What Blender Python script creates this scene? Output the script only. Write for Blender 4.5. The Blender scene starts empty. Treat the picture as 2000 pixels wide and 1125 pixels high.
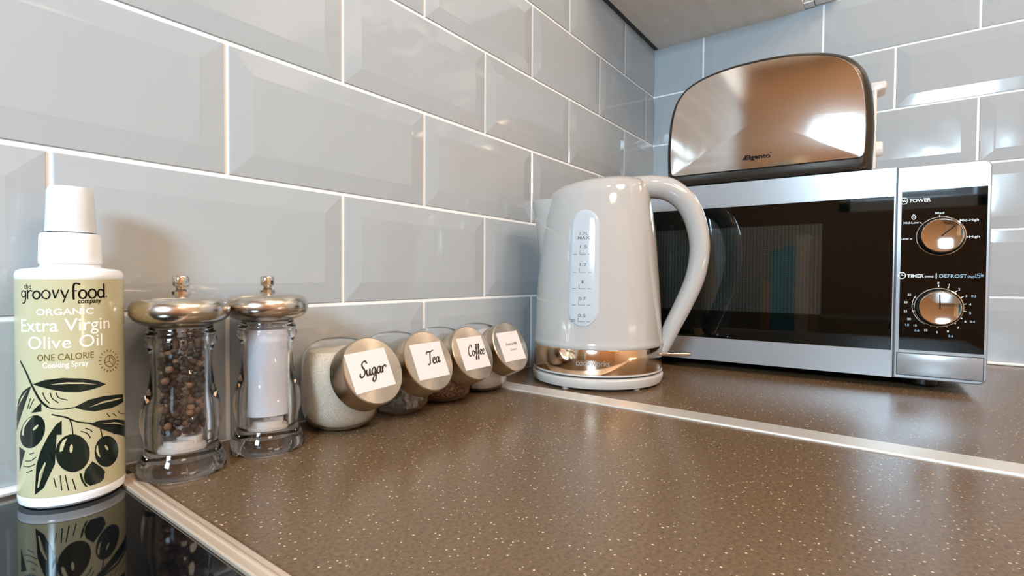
import bpy, bmesh, math, random
from mathutils import Vector, Matrix
random.seed(7)
SC = bpy.context.scene
COL = SC.collection
PI = math.pi

# ------------------------------------------------------------------ camera
cam_d = bpy.data.cameras.new('camera')
cam = bpy.data.objects.new('camera', cam_d)
COL.objects.link(cam)
cam_d.sensor_width = 36.0
cam_d.lens = 996.8 / 2000 * 36.0
cam_d.clip_start = 0.01
cr = Vector((0.59623828, -0.80278461, 0.00606482))
cu = Vector((0.01375256, 0.01776703, 0.99974757))
cf = Vector((0.80268972, 0.59600436, -0.02163373))
cam.matrix_world = Matrix(((cr.x, cu.x, -cf.x, -1.06536586), (cr.y, cu.y, -cf.y, -0.41554306),
                           (cr.z, cu.z, -cf.z, 0.12927481), (0, 0, 0, 1)))
SC.camera = cam

# ------------------------------------------------------------------ world, lights, exposure
SC.view_settings.view_transform = 'Standard'
SC.view_settings.look = 'None'
SC.view_settings.gamma = 1.0
SC.view_settings.use_curve_mapping = False
SC.view_settings.exposure = -0.12
SC.cycles.max_bounces = 14
SC.cycles.diffuse_bounces = 5
SC.cycles.transmission_bounces = 12
SC.cycles.sample_clamp_indirect = 4.0
SC.cycles.blur_glossy = 0.6
w = bpy.data.worlds.new('sky'); SC.world = w; w.use_nodes = True
w.node_tree.nodes['Background'].inputs[0].default_value = (0.75, 0.88, 1.0, 1)
w.node_tree.nodes['Background'].inputs[1].default_value = 3.0

def area(name, loc, target, sx, sy, power, col, spread=PI):
    d = bpy.data.lights.new(name, 'AREA'); d.shape = 'RECTANGLE'; d.size = sx; d.size_y = sy
    d.energy = power; d.color = col; d.spread = spread
    o = bpy.data.objects.new(name, d); COL.objects.link(o); o.location = loc
    o.rotation_euler = (Vector(target) - Vector(loc)).to_track_quat('-Z', 'Y').to_euler()
    return o
# daylight entering by the window in the far wall
area('window_daylight', (-2.02, -0.62, 0.60), (0.0, -0.50, 0.45), 0.26, 0.26, 31, (0.55, 0.80, 1.0))
# ceiling lamps, the two large ones added as soft fill: (x, y, width, power)
LAMPS = [(-1.15, -0.95, 0.14, 5), (-1.5, -1.85, 0.60, 8), (-0.62, -1.45, 0.60, 14)]
for lx, ly, ls_, lp in LAMPS:
    d = bpy.data.lights.new('ceiling_lamp_light', 'AREA'); d.shape = 'DISK'; d.size = ls_
    d.energy = lp; d.color = (1.0, 0.77, 0.57)
    o = bpy.data.objects.new('ceiling_lamp_light', d); COL.objects.link(o); o.location = (lx, ly, 1.452)

# warm fill light added to brighten the underside of the wall cabinet
area('added_fill_light', (-0.45, -2.28, -0.05), (-0.15, -0.20, 0.65), 0.5, 0.12, 8, (1.0, 0.80, 0.62))

# ------------------------------------------------------------------ helpers
def lin(h):
    h = h.lstrip('#'); c = [int(h[i:i + 2], 16) / 255 for i in (0, 2, 4)]
    return tuple(x / 12.92 if x <= 0.04045 else ((x + 0.055) / 1.055) ** 2.4 for x in c) + (1.0,)

def mat(name, col='#808080', rough=0.5, metal=0.0, **kw):
    m = bpy.data.materials.new(name); m.use_nodes = True
    b = m.node_tree.nodes['Principled BSDF']
    b.inputs['Base Color'].default_value = lin(col) if isinstance(col, str) else tuple(col) + (1.0,)
    b.inputs['Roughness'].default_value = rough; b.inputs['Metallic'].default_value = metal
    for k, v in kw.items():
        b.inputs[k.replace('_', ' ')].default_value = v
    return m

def nd(m, t, **kw):
    n = m.node_tree.nodes.new(t)
    for k, v in kw.items(): setattr(n, k, v)
    return n
def lk(m, a, b): m.node_tree.links.new(a, b)
def bsdf(m): return m.node_tree.nodes['Principled BSDF']

def noise_bump(m, scale, strength, dist=0.001, stretch=None, detail=2.0):
    tc = nd(m, 'ShaderNodeTexCoord'); mp = nd(m, 'ShaderNodeMapping'); nz = nd(m, 'ShaderNodeTexNoise'); bp = nd(m, 'ShaderNodeBump')
    lk(m, tc.outputs['Object'], mp.inputs['Vector'])
    if stretch: mp.inputs['Scale'].default_value = stretch
    lk(m, mp.outputs[0], nz.inputs['Vector']); nz.inputs['Scale'].default_value = scale; nz.inputs['Detail'].default_value = detail
    bp.inputs['Strength'].default_value = strength; bp.inputs['Distance'].default_value = dist
    lk(m, nz.outputs['Fac'], bp.inputs['Height']); lk(m, bp.outputs[0], bsdf(m).inputs['Normal'])
    return nz

def colour_noise(m, scale, stops, detail=3.0, stretch=None, rough=0.5):
    tc = nd(m, 'ShaderNodeTexCoord'); mp = nd(m, 'ShaderNodeMapping'); nz = nd(m, 'ShaderNodeTexNoise'); cr_ = nd(m, 'ShaderNodeValToRGB')
    lk(m, tc.outputs['Object'], mp.inputs['Vector'])
    if stretch: mp.inputs['Scale'].default_value = stretch
    lk(m, mp.outputs[0], nz.inputs['Vector']); nz.inputs['Scale'].default_value = scale; nz.inputs['Detail'].default_value = detail
    nz.inputs['Roughness'].default_value = rough
    ramp(cr_, stops); lk(m, nz.outputs['Fac'], cr_.inputs[0]); lk(m, cr_.outputs[0], bsdf(m).inputs['Base Color'])
    return nz

def ramp(node, stops):
    e = node.color_ramp.elements
    while len(e) > len(stops): e.remove(e[-1])
    while len(e) < len(stops): e.new(1.0)
    for el, (p, c) in zip(e, stops):
        el.position = p; el.color = lin(c) if isinstance(c, str) else tuple(c) + (1.0,)

def obj(name, bm, mats, parent=None, smooth=None, loc=None, rot=None):
    """link a bmesh as one mesh object; smooth = angle in degrees above which edges stay sharp"""
    if smooth is not None:
        for fc in bm.faces: fc.smooth = True
        for e in bm.edges:
            if len(e.link_faces) == 2 and e.calc_face_angle(0) > math.radians(smooth): e.smooth = False
    me = bpy.data.meshes.new(name); bm.to_mesh(me); bm.free()
    for m in (mats if isinstance(mats, (list, tuple)) else [mats]): me.materials.append(m)
    o = bpy.data.objects.new(name, me); COL.objects.link(o)
    if parent: o.parent = parent
    if loc: o.location = loc
    if rot: o.rotation_euler = rot
    return o

def thing(name, label, cat, loc=(0, 0, 0), rz=0.0, group=None):
    o = bpy.data.objects.new(name, None); COL.objects.link(o); o.empty_display_size = 0.02
    o.location = loc; o.rotation_euler = (0, 0, rz)
    return tag(o, label, cat, group)
def tag(o, label, cat, group=None, kind=None):
    o['label'] = label; o['category'] = cat
    if group: o['group'] = group
    if kind: o['kind'] = kind
    return o
def struct(o): o['kind'] = 'structure'; return o

def NB(): return bmesh.new()

def box(bm, x0, x1, y0, y1, z0, z1, bev=0.0, seg=2, mi=0, M=None):
    r = bmesh.ops.create_cube(bm, size=1.0); vs = r['verts']
    for v in vs:
        v.co = Vector((x0 + (v.co.x + .5) * (x1 - x0), y0 + (v.co.y + .5) * (y1 - y0), z0 + (v.co.z + .5) * (z1 - z0)))
    fs = {f for v in vs for f in v.link_faces}
    for f in fs: f.material_index = mi
    if bev > 0:
        es = list({e for v in vs for e in v.link_edges})
        rr = bmesh.ops.bevel(bm, geom=es, offset=bev, segments=seg, profile=0.5, affect='EDGES')
        vs = list({v for f in rr['faces'] for v in f.verts} | {v for v in vs if v.is_valid})
        for f in rr['faces']: f.material_index = mi
    if M: bmesh.ops.transform(bm, matrix=M, verts=[v for v in vs if v.is_valid])
    return bm

def lathe(bm, prof, seg=64, M=None, mi=0, closed=False):
    """prof: list of (r, z); points with r == 0 become poles"""
    rings = []
    for r, z in prof:
        if r <= 1e-7: rings.append([bm.verts.new((0, 0, z))])
        else: rings.append([bm.verts.new((r * math.cos(2 * PI * k / seg), r * math.sin(2 * PI * k / seg), z)) for k in range(seg)])
    pairs = list(zip(rings[:-1], rings[1:]))
    if closed: pairs.append((rings[-1], rings[0]))
    for a, b in pairs:
        for k in range(seg):
            k2 = (k + 1) % seg
            if len(a) == 1 and len(b) == 1: continue
            if len(a) == 1: f = bm.faces.new((a[0], b[k2], b[k]))
            elif len(b) == 1: f = bm.faces.new((a[k], a[k2], b[0]))
            else: f = bm.faces.new((a[k], a[k2], b[k2], b[k]))
            f.material_index = mi
    if M: bmesh.ops.transform(bm, matrix=M, verts=[v for r in rings for v in r])
    return [v for r in rings for v in r]

def catmull(pts, n=8):
    P = [Vector(p) for p in pts]; out = []
    for i in range(len(P) - 1):
        p0 = P[max(i - 1, 0)]; p1 = P[i]; p2 = P[i + 1]; p3 = P[min(i + 2, len(P) - 1)]
        for k in range(n):
            t = k / n
            out.append(0.5 * ((2 * p1) + (p2 - p0) * t + (2 * p0 - 5 * p1 + 4 * p2 - p3) * t * t + (3 * p1 - p0 - 3 * p2 + p3) * t ** 3))
    out.append(P[-1]); return out

def sweep(bm, path, wid, thk, side, seg=20, cap=True):
    """elliptical tube: wid along the fixed vector side, thk across it; lists per point"""
    rings = []; n = len(path); side = Vector(side).normalized()
    for i, p in enumerate(path):
        t = (path[min(i + 1, n - 1)] - path[max(i - 1, 0)]).normalized(); b = t.cross(side).normalized()
        rings.append([bm.verts.new(p + side * (wid[i] / 2 * math.cos(2 * PI * k / seg)) + b * (thk[i] / 2 * math.sin(2 * PI * k / seg))) for k in range(seg)])
    for a, b in zip(rings[:-1], rings[1:]):
        for k in range(seg): bm.faces.new((a[k], a[(k + 1) % seg], b[(k + 1) % seg], b[k]))
    if cap: bm.faces.new(rings[0][::-1]); bm.faces.new(rings[-1])
    return bm

def fix(bm):
    bmesh.ops.remove_doubles(bm, verts=bm.verts, dist=1e-6)
    bmesh.ops.recalc_face_normals(bm, faces=bm.faces); return bm

# ---- flat shapes: letters, pen strokes and cut-out pieces laid on the XY plane, later carried onto a surface
_capH = None
def text_bm(bm, body, x, y, w=None, cap=None, shear=0.0, bold=0.0, centre=False, mi=0):
    """letters as flat faces with the left end of the baseline at (x, y); w = wanted width, cap = height of a capital"""
    global _capH
    def conv(s):
        c = bpy.data.curves.new('letters', 'FONT'); c.body = s; c.size = 1.0; c.shear = shear; c.offset = bold; c.resolution_u = 3
        o = bpy.data.objects.new('letters', c); COL.objects.link(o)
        bpy.context.view_layer.update()
        me = bpy.data.meshes.new_from_object(o.evaluated_get(bpy.context.evaluated_depsgraph_get()))
        bpy.data.objects.remove(o); bpy.data.curves.remove(c); return me
    if _capH is None:
        me = conv('H'); _capH = max(v.co.y for v in me.vertices); bpy.data.meshes.remove(me)
    me = conv(body)
    x0 = min(v.co.x for v in me.vertices); x1 = max(v.co.x for v in me.vertices)
    sy = cap / _capH if cap else w / (x1 - x0); sx = w / (x1 - x0) if w else sy
    xo = x - (x1 - x0) * sx / 2 if centre else x
    vs = [bm.verts.new((xo + (v.co.x - x0) * sx, y + v.co.y * sy, 0)) for v in me.vertices]
    for p in me.polygons:
        try: bm.faces.new([vs[i] for i in p.vertices]).material_index = mi
        except ValueError: pass
    bpy.data.meshes.remove(me)

def ribbon(bm, pts, wid, smooth=True, pen=None, mi=0):
    """a pen stroke: width wid, or wid*(thin..1) following the pen angle when pen=(angle, thin)"""
    P = catmull([(a, b, 0) for a, b in pts], 6) if smooth and len(pts) > 2 else [Vector((a, b, 0)) for a, b in pts]
    L = []; R = []; n = len(P)
    for i, p in enumerate(P):
        t = P[min(i + 1, n - 1)] - P[max(i - 1, 0)]
        if t.length < 1e-9: t = Vector((1, 0, 0))
        t.normalize(); nn = Vector((-t.y, t.x, 0)); k = 1.0
        if pen: k = pen[1] + (1 - pen[1]) * abs(math.sin(math.atan2(t.y, t.x) - pen[0]))
        L.append(bm.verts.new(p + nn * wid * k / 2)); R.append(bm.verts.new(p - nn * wid * k / 2))
    for i in range(n - 1): bm.faces.new((L[i], R[i], R[i + 1], L[i + 1])).material_index = mi

def disc(bm, x, y, r, n=20, r_in=0.0, mi=0, ry=None):
    ry = ry or r
    o = [bm.verts.new((x + r * math.cos(2 * PI * k / n), y + ry * math.sin(2 * PI * k / n), 0)) for k in range(n)]
    if r_in <= 0: bm.faces.new(o).material_index = mi
    else:
        i_ = [bm.verts.new((x + r_in * math.cos(2 * PI * k / n), y + r_in * ry / r * math.sin(2 * PI * k / n), 0)) for k in range(n)]
        for k in range(n): bm.faces.new((o[k], o[(k + 1) % n], i_[(k + 1) % n], i_[k])).material_index = mi

def slice_x(bm, x0, x1, step):
    """cut flat faces into strips so that they can bend round a cylinder"""
    bmesh.ops.triangulate(bm, faces=[f for f in bm.faces if len(f.verts) > 4])
    x = x0
    while x < x1:
        bmesh.ops.bisect_plane(bm, geom=list(bm.verts) + list(bm.edges) + list(bm.faces), plane_co=(x, 0, 0), plane_no=(1, 0, 0)); x += step

def carry(bm, fn):
    for v in bm.verts: v.co = fn(v.co.x, v.co.y)
    return bm
def up_faces(bm, d):
    """turn all faces towards d (a vector, or a function of the face centre)"""
    bm.normal_update()
    for f in bm.faces:
        dd = d(f.calc_center_median()) if callable(d) else Vector(d)
        if f.normal.dot(dd) < 0: f.normal_flip()
    return bm

# ------------------------------------------------------------------ materials
def tile_mat():
    m = mat('glazed_tile', '#a9aeb1', 0.07, Specular_IOR_Level=0.6)
    tc = nd(m, 'ShaderNodeTexCoord'); nz = nd(m, 'ShaderNodeTexNoise'); bp = nd(m, 'ShaderNodeBump')
    lk(m, tc.outputs['Object'], nz.inputs['Vector']); nz.inputs['Scale'].default_value = 14; nz.inputs['Detail'].default_value = 1
    bp.inputs['Strength'].default_value = 0.25; bp.inputs['Distance'].default_value = 0.004
    lk(m, nz.outputs[0], bp.inputs['Height']); lk(m, bp.outputs[0], bsdf(m).inputs['Normal']); return m
M_TILE = tile_mat()
M_GROUT = mat('white_grout', '#f2f1ee', 0.8)
M_WALL = mat('warm_tan_paint', '#cfb79d', 0.7)
M_CEIL = mat('ceiling_paint', '#e0d0bb', 0.8)
M_OAK = mat('oak', '#a98763', 0.45); colour_noise(M_OAK, 6, [(0.3, '#98744e'), (0.7, '#b8956f')], stretch=(6, 6, 0.6))
M_FLOOR = mat('floor_boards', '#cbb9a4', 0.5)

def worktop_mat():
    m = mat('speckled_worktop', '#5d4d3f', 0.26, Specular_IOR_Level=0.55)
    tc = nd(m, 'ShaderNodeTexCoord'); vo = nd(m, 'ShaderNodeTexVoronoi'); vo.inputs['Scale'].default_value = 360
    lk(m, tc.outputs['Object'], vo.inputs['Vector'])
    sep = nd(m, 'ShaderNodeSeparateColor'); lk(m, vo.outputs['Color'], sep.inputs[0])
    # speckle radius varies from cell to cell; about half of the cells hold one
    thr = nd(m, 'ShaderNodeMath', operation='MULTIPLY_ADD'); lk(m, sep.outputs[0], thr.inputs[0]); thr.inputs[1].default_value = 0.34; thr.inputs[2].default_value = -0.07
    lt = nd(m, 'ShaderNodeMath', operation='SUBTRACT'); lk(m, thr.outputs[0], lt.inputs[0]); lk(m, vo.outputs['Distance'], lt.inputs[1])
    st = nd(m, 'ShaderNodeMapRange'); lk(m, lt.outputs[0], st.inputs[0]); st.inputs[1].default_value = 0.0; st.inputs[2].default_value = 0.05
    nz = nd(m, 'ShaderNodeTexNoise'); nz.inputs['Scale'].default_value = 420; nz.inputs['Detail'].default_value = 3; lk(m, tc.outputs['Object'], nz.inputs['Vector'])
    rp = nd(m, 'ShaderNodeValToRGB'); ramp(rp, [(0.3, '#594632'), (0.7, '#735a41')]); lk(m, nz.outputs[0], rp.inputs[0])
    mx = nd(m, 'ShaderNodeMix', data_type='RGBA'); lk(m, st.outputs[0], mx.inputs['Factor']); lk(m, rp.outputs[0], mx.inputs['A'])
    mx.inputs['B'].default_value = lin('#c4b498'); lk(m, mx.outputs['Result'], bsdf(m).inputs['Base Color']); return m
M_TOP = worktop_mat()
M_STRIP = mat('aluminium_strip', '#e8dfd4', 0.35, 0.6)
M_STRIP2 = mat('steel_edging', '#d9c3ad', 0.3, 0.5); noise_bump(M_STRIP2, 60, 0.1, 0.001, (3, 0.3, 1))
M_SEAL = mat('white_sealant', '#f1eee8', 0.5)
M_HOB = mat('black_ceramic_glass', '#05070a', 0.04, Specular_IOR_Level=0.7)
M_WHITE = mat('white_plastic', '#eef0f2', 0.3)
M_BLACK = mat('black_plastic', '#0c0d0d', 0.35)
M_DARK = mat('dark_grey_plastic', '#2b2d2b', 0.3)
M_STEEL = mat('brushed_steel', '#c9bfb4', 0.24, 1.0, Anisotropic=0.5); noise_bump(M_STEEL, 80, 0.06, 0.0005, (0.2, 0.2, 14))
M_CHROME = mat('polished_steel', '#d8d4ce', 0.08, 1.0)
def radial_steel():
    m = mat('turned_steel', '#c4b6a4', 0.24, 1.0, Anisotropic=0.9)
    tg = nd(m, 'ShaderNodeTangent'); tg.direction_type = 'RADIAL'; tg.axis = 'Z'; lk(m, tg.outputs[0], bsdf(m).inputs['Tangent']); return m
M_TURN = radial_steel()
M_GLASS = mat('clear_glass', '#ffffff', 0.0, 0.0, Transmission_Weight=1.0, IOR=1.45)
M_ACRYL = mat('clear_acrylic', '#fbfcff', 0.0, 0.0, Transmission_Weight=1.0, IOR=1.45)
M_CAPCLR = mat('frosted_clear_plastic', '#f6f8fa', 0.15, 0.0, Transmission_Weight=0.35, IOR=1.3)
M_KET = mat('cream_gloss_plastic', '#aea9a4', 0.09, Coat_Weight=0.5, Coat_Roughness=0.03)
M_KBASE = mat('cream_satin_plastic', '#bab3ac', 0.35)
M_INK = mat('black_ink', '#0c0b0a', 0.5, Specular_IOR_Level=0.1)
M_BROWNINK = mat('brown_black_ink', '#2a1b12', 0.6)
M_PAPER = mat('white_card', '#dad1cd', 0.7)
M_SILVER = mat('silver_grey_paint', '#9c9c9d', 0.28, 0.35)
M_MGLASS = mat('black_door_glass', '#040605', 0.03, Specular_IOR_Level=0.42)
M_PRINT = mat('white_print', '#e6ecea', 0.5)
M_BLUEPRINT = mat('pale_blue_print', '#9fc3d6', 0.5)

# ------------------------------------------------------------------ the room
XB, YB, ZC, ZF = -1.95, -2.4, 1.5, -0.9          # far wall, opposite wall, ceiling, floor
PZ, TL = 0.103, 0.20817                          # course height and tile length, joint included
J = 0.0015                                       # half a joint

def tile(bm, fn, u0, u1, z0, z1, cut0=False, cut1=False):
    """one bevelled tile; fn(u, z, h) gives the point at height h off the wall"""
    rings = []
    for ins, h in ((0, 0.0), (0.0006, 0.0012), (0.0165, 0.0025), (0.0185, 0.0027)):
        a = u0 + J + (min(ins, 0.0006) if cut0 else ins); b = u1 - J - (min(ins, 0.0006) if cut1 else ins)
        c = z0 + J + ins; d = z1 - J - ins
        if b < a: a = b = (a + b) / 2
        rings.append([bm.verts.new(fn(u, z, h)) for u, z in ((a, c), (b, c), (b, d), (a, d))])
    fs = []
    for r, s in zip(rings[:-1], rings[1:]):
        for k in range(4): fs.append(bm.faces.new((r[k], r[(k + 1) % 4], s[(k + 1) % 4], s[k])))
    fs.append(bm.faces.new(rings[-1]))
    for f in fs: f.material_index = 1

def tiled_wall(name, fn, length, joint, odd_first, courses, boxargs):
    """length along the wall from the corner; joint = first joint from the corner in even courses"""
    bm = NB()
    for c in range(courses):
        z0 = c * PZ
        first = joint if (c % 2 == (1 if odd_first else 0)) else joint - TL / 2
        if first < 0.004: first += TL
        u = first; tile(bm, fn, 0.0, u, z0, z0 + PZ, cut0=u < TL - 0.01)
        while u < length - 0.01:
            v = min(u + TL, length); tile(bm, fn, u, v, z0, z0 + PZ, cut1=(v - u) < TL - 0.01); u = v
    fix(bm)
    box(bm, *boxargs, mi=0)
    return struct(obj(name, bm, [M_GROUT, M_TILE]))
# left wall lies in y = 0 and runs from the corner towards -x; right wall in x = 0 and runs towards -y
tiled_wall('wall_left', lambda u, z, h: (-u, -h, z), 1.95, 0.1496, True, 10, (XB - 0.1, 0.1, 0.0, 0.1, ZF, ZC))
tiled_wall('wall_right', lambda u, z, h: (-h, -u, z), 2.4, 0.1029, True, 10, (0.0, 0.1, YB, 0.0, ZF, ZC))
WY0, WY1, WZ0, WZ1 = -0.85, -0.39, 0.39, 0.81    # window opening in the far wall
bm = NB()
box(bm, XB - 0.1, XB, WY1, 0.0, ZF, ZC); box(bm, XB - 0.1, XB, YB, WY0, ZF, ZC)
box(bm, XB - 0.1, XB, WY0, WY1, ZF, WZ0); box(bm, XB - 0.1, XB, WY0, WY1, WZ1, ZC)
struct(obj('wall_back', bm, mat('tan_paint', '#ad8660', 0.7)))
struct(obj('wall_front', box(NB(), XB - 0.1, 0.1, YB - 0.1, YB, ZF, ZC), M_WALL))
struct(obj('floor', box(NB(), XB - 0.1, 0.1, YB - 0.1, 0.1, ZF - 0.1, ZF), M_FLOOR))
struct(obj('ceiling', box(NB(), XB - 0.1, 0.1, YB - 0.1, 0.1, ZC, ZC + 0.1), M_CEIL))
bm = NB(); t_ = 0.045
box(bm, XB - 0.08, XB - 0.02, WY0, WY0 + t_, WZ0, WZ1, 0.004); box(bm, XB - 0.08, XB - 0.02, WY1 - t_, WY1, WZ0, WZ1, 0.004)
box(bm, XB - 0.08, XB - 0.02, WY0, WY1, WZ0, WZ0 + t_, 0.004); box(bm, XB - 0.08, XB - 0.02, WY0, WY1, WZ1 - t_, WZ1, 0.004)
struct(obj('window_1', bm, M_WHITE))

# white sealant along the foot of the two walls
struct(obj('trim_1', box(NB(), -1.94, -0.950, -0.0075, -0.0002, 0.0002, 0.0045, 0.002), M_SEAL))
struct(obj('trim_2', box(NB(), -0.0075, -0.0002, -2.3, -0.009, 0.0002, 0.0045, 0.002), M_SEAL))

# ------------------------------------------------------------------ worktops, strips, hob
def worktop(label, x0, x1, y0, y1):
    o = obj('worktop', box(NB(), x0, x1, y0, y1, -0.038, 0.0), M_TOP); return tag(o, label, 'worktop')
worktop('speckled brown worktop carrying the glass jars and the two mills', -0.9475, -0.5985, -0.60, -0.0005)
worktop('speckled brown worktop under the microwave and the kettle', -0.5695, -0.0005, -2.3, -0.0005)
worktop('speckled brown worktop beyond the hob with the row of books', -1.948, -1.56, -0.60, -0.0005)
bm = NB(); box(bm, -0.598, -0.570, -0.60, -0.004, -0.036, 0.0016, 0.0012)
tag(obj('joint_strip', bm, M_STRIP), 'pale metal strip covering the joint between the two worktops', 'joint strip')
bm = NB(); box(bm, -0.9582, -0.9480, -0.60, -0.024, -0.036, 0.0014, 0.0008)
box(bm, -0.9540, -0.9520, -0.60, -0.024, 0.0, 0.0022, 0.0006)
tag(obj('edge_strip', bm, M_STRIP2), 'brownish metal edging strip between the worktop and the black hob', 'edging strip')
t = thing('hob', 'black ceramic glass hob mirroring the spray bottle', 'hob', (-1.259, -0.30, 0))
obj('glass_top', box(NB(), -0.300, 0.300, -0.285, 0.285, -0.006, 0.0, 0.0012), M_HOB, t)
obj('casing', box(NB(), -0.28, 0.28, -0.27, 0.27, -0.06, -0.0062), M_BLACK, t)
# base units under the worktops
def base_unit(label, x0, x1, y0, y1, front, n, top=0.86, dy=0.0):
    t = thing('base_cabinet', label, 'cabinet', ((x0 + x1) / 2, (y0 + y1) / 2, ZF)); hx, hy = (x1 - x0) / 2, (y1 - y0) / 2
    obj('carcass', box(NB(), -hx, hx, -hy, hy, 0.1, top), M_OAK, t)
    obj('plinth', box(NB(), -hx + 0.04, hx - 0.04, -hy + 0.04, hy - 0.04, 0, 0.1), M_DARK, t)
    for k in range(n):
        bm = NB()
        if front == 'y':
            a = -hx + 2 * hx * k / n; d = obj('door', box(bm, a + .003, a + 2 * hx / n - .003, -hy - .02, -hy - .0005, 0.11, top - .004, .003), M_OAK, t)
            obj('handle', box(NB(), a + .04, a + .052, -hy - .045, -hy - .0205, .6, .74, .004), M_CHROME, d)
        else:
            L_ = 2 * hy - dy; a = -hy + L_ * k / n; d = obj('door', box(bm, -hx - .02, -hx - .0005, a + .003, a + L_ / n - .003, 0.11, top - .004, .003), M_OAK, t)
            obj('handle', box(NB(), -hx - .045, -hx - .0205, a + .04, a + .052, .6, .74, .004), M_CHROME, d)
base_unit('oak base cabinet under the worktop with the jars', -0.947, -0.60, -0.575, -0.001, 'y', 1)
base_unit('oak base cabinet under the microwave worktop', -0.566, -0.001, -2.29, -0.001, 'x', 4, 0.86, 0.64)
base_unit('oak base cabinet under the hob', -1.555, -0.962, -0.575, -0.001, 'y', 1, 0.835)
base_unit('oak base cabinet beyond the hob', -1.94, -1.565, -0.575, -0.001, 'y', 2)

# ------------------------------------------------------------------ wall cabinet over the corner
M_CABW = mat('cream_cabinet_board', '#e0d5c8', 0.55); colour_noise(M_CABW, 9, [(0.35, '#ece2d6'), (0.65, '#f5ede3')], stretch=(1, 4, 1))
t = thing('wall_cabinet', 'cream wall cabinet above the corner, seen from below', 'cabinet', (-0.15, -0.1435, 0.615))
bm = NB()
box(bm, 0.0305, 0.1495, -0.1385, 0.1345, 0.0, 0.018, 0.001); box(bm, -0.15, 0.0285, -0.1385, 0.1345, 0.0, 0.018, 0.001)
obj('bottom_board', bm, M_CABW, t)
obj('carcass', box(NB(), -0.149, 0.1495, -0.138, 0.128, 0.0185, 0.70), M_CABW, t)
obj('seam_batten', box(NB(), 0.0287, 0.0303, -0.138, 0.134, 0.0004, 0.018), M_WHITE, t)
obj('door', box(NB(), -0.170, -0.1505, -0.1385, 0.1345, 0.002, 0.698, 0.003), M_CABW, t)
bm = NB(); box(bm, -0.148, 0.1495, 0.1347, 0.1395, -0.0006, 0.70)
obj('shadow_gap_strip', bm, M_BLACK, t)  # black strip stands in for the shaded gap beside the left wall
t = thing('pipe_boxing', 'white boxing high on the right wall beside the cabinet', 'boxing', (-0.02, -0.315, 0.6165))
obj('cover', box(NB(), -0.02, 0.0148, -0.021, 0.0165, 0.0, 0.6, 0.002), M_WHITE, t)
obj('grey_panel', box(NB(), -0.004, 0.0148, 0.0170, 0.0325, 0.001, 0.6, 0.001), mat('grey_board', '#a59a90', 0.5), t)
obj('bottom_edge', box(NB(), -0.006, 0.0148, 0.0170, 0.0325, -0.001, 0.0008, 0.0003), M_WHITE, t)

# ceiling lamp fixtures; the large ones belong to the added fill
M_LAMP = mat('lamp_glow', '#ffffff', 0.5, Emission_Color=(1.0, 0.80, 0.60, 1), Emission_Strength=6.0)
for k, (lx, ly, ls_, lp) in enumerate(LAMPS):
    t = thing('ceiling_lamp', ('small round ceiling lamp above the middle of the kitchen', 'large round fill lamp added on the ceiling nearest the window wall', 'large round fill lamp added on the ceiling over the right worktop')[k], 'lamp', (lx, ly, ZC), 0, 'ceiling lamps')
    r_ = ls_ / 2
    bm = NB(); lathe(bm, [(0, -0.0005), (r_ + .03, -0.0005), (r_ + .032, -0.03), (r_ + .02, -0.045), (r_ + .005, -0.046), (r_ + .005, -0.03), (0, -0.03)], 48); fix(bm)
    obj('housing', bm, M_WHITE, t, 40)
    bm = NB(); lathe(bm, [(0, -0.036), (r_, -0.036), (r_, -0.032), (0, -0.032)], 48); fix(bm)
    obj('diffuser', bm, M_LAMP, t, 40)

t = thing('added_fill_fixture', 'long warm fill light added on the wall opposite the tiled wall', 'lamp', (-0.45, -2.36, -0.10))  # unseen fixture made up to carry the added fill light
obj('trough', box(NB(), -.28, .28, -.039, .039, -.04, 0.0, .006), M_WHITE, t)
obj('diffuser', box(NB(), -.26, .26, -.03, .03, .0005, .006, .002), M_LAMP, t)

# books on the far worktop, seen mirrored in the microwave door
BK = [('orange', '#e08a2c', 0.125, 0.030), ('teal', '#35a0a6', 0.235, 0.036), ('blue_green', '#4592a4', 0.25, 0.040), ('cream', '#fbe2bd', 0.285, 0.042), ('tan', '#d99a5e', 0.275, 0.022)]
y = -0.150
M_PAGES = mat('book_pages', '#efe6d2', 0.8)
for nm, c, hgt, th in BK:
    t = thing('cookbook', nm.replace('_', '-') + ' cookbook standing in the row on the worktop beyond the hob', 'book', (-1.74, y - th / 2, 0), 0, 'cookbooks beyond the hob')
    bm = NB(); mb = mat('book_cover_' + nm, c, 0.35)
    box(bm, -0.085, 0.085, -th / 2, -th / 2 + .002, 0, hgt, .0006); box(bm, -0.085, 0.085, th / 2 - .002, th / 2, 0, hgt, .0006); box(bm, 0.083, 0.0855, -th / 2, th / 2, 0, hgt, .0006)
    obj('cover', bm, mb, t)
    obj('pages', box(NB(), -0.082, 0.0825, -th / 2 + .0022, th / 2 - .0022, .003, hgt - .003), M_PAGES, t)
    y -= th + 0.0012

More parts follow.
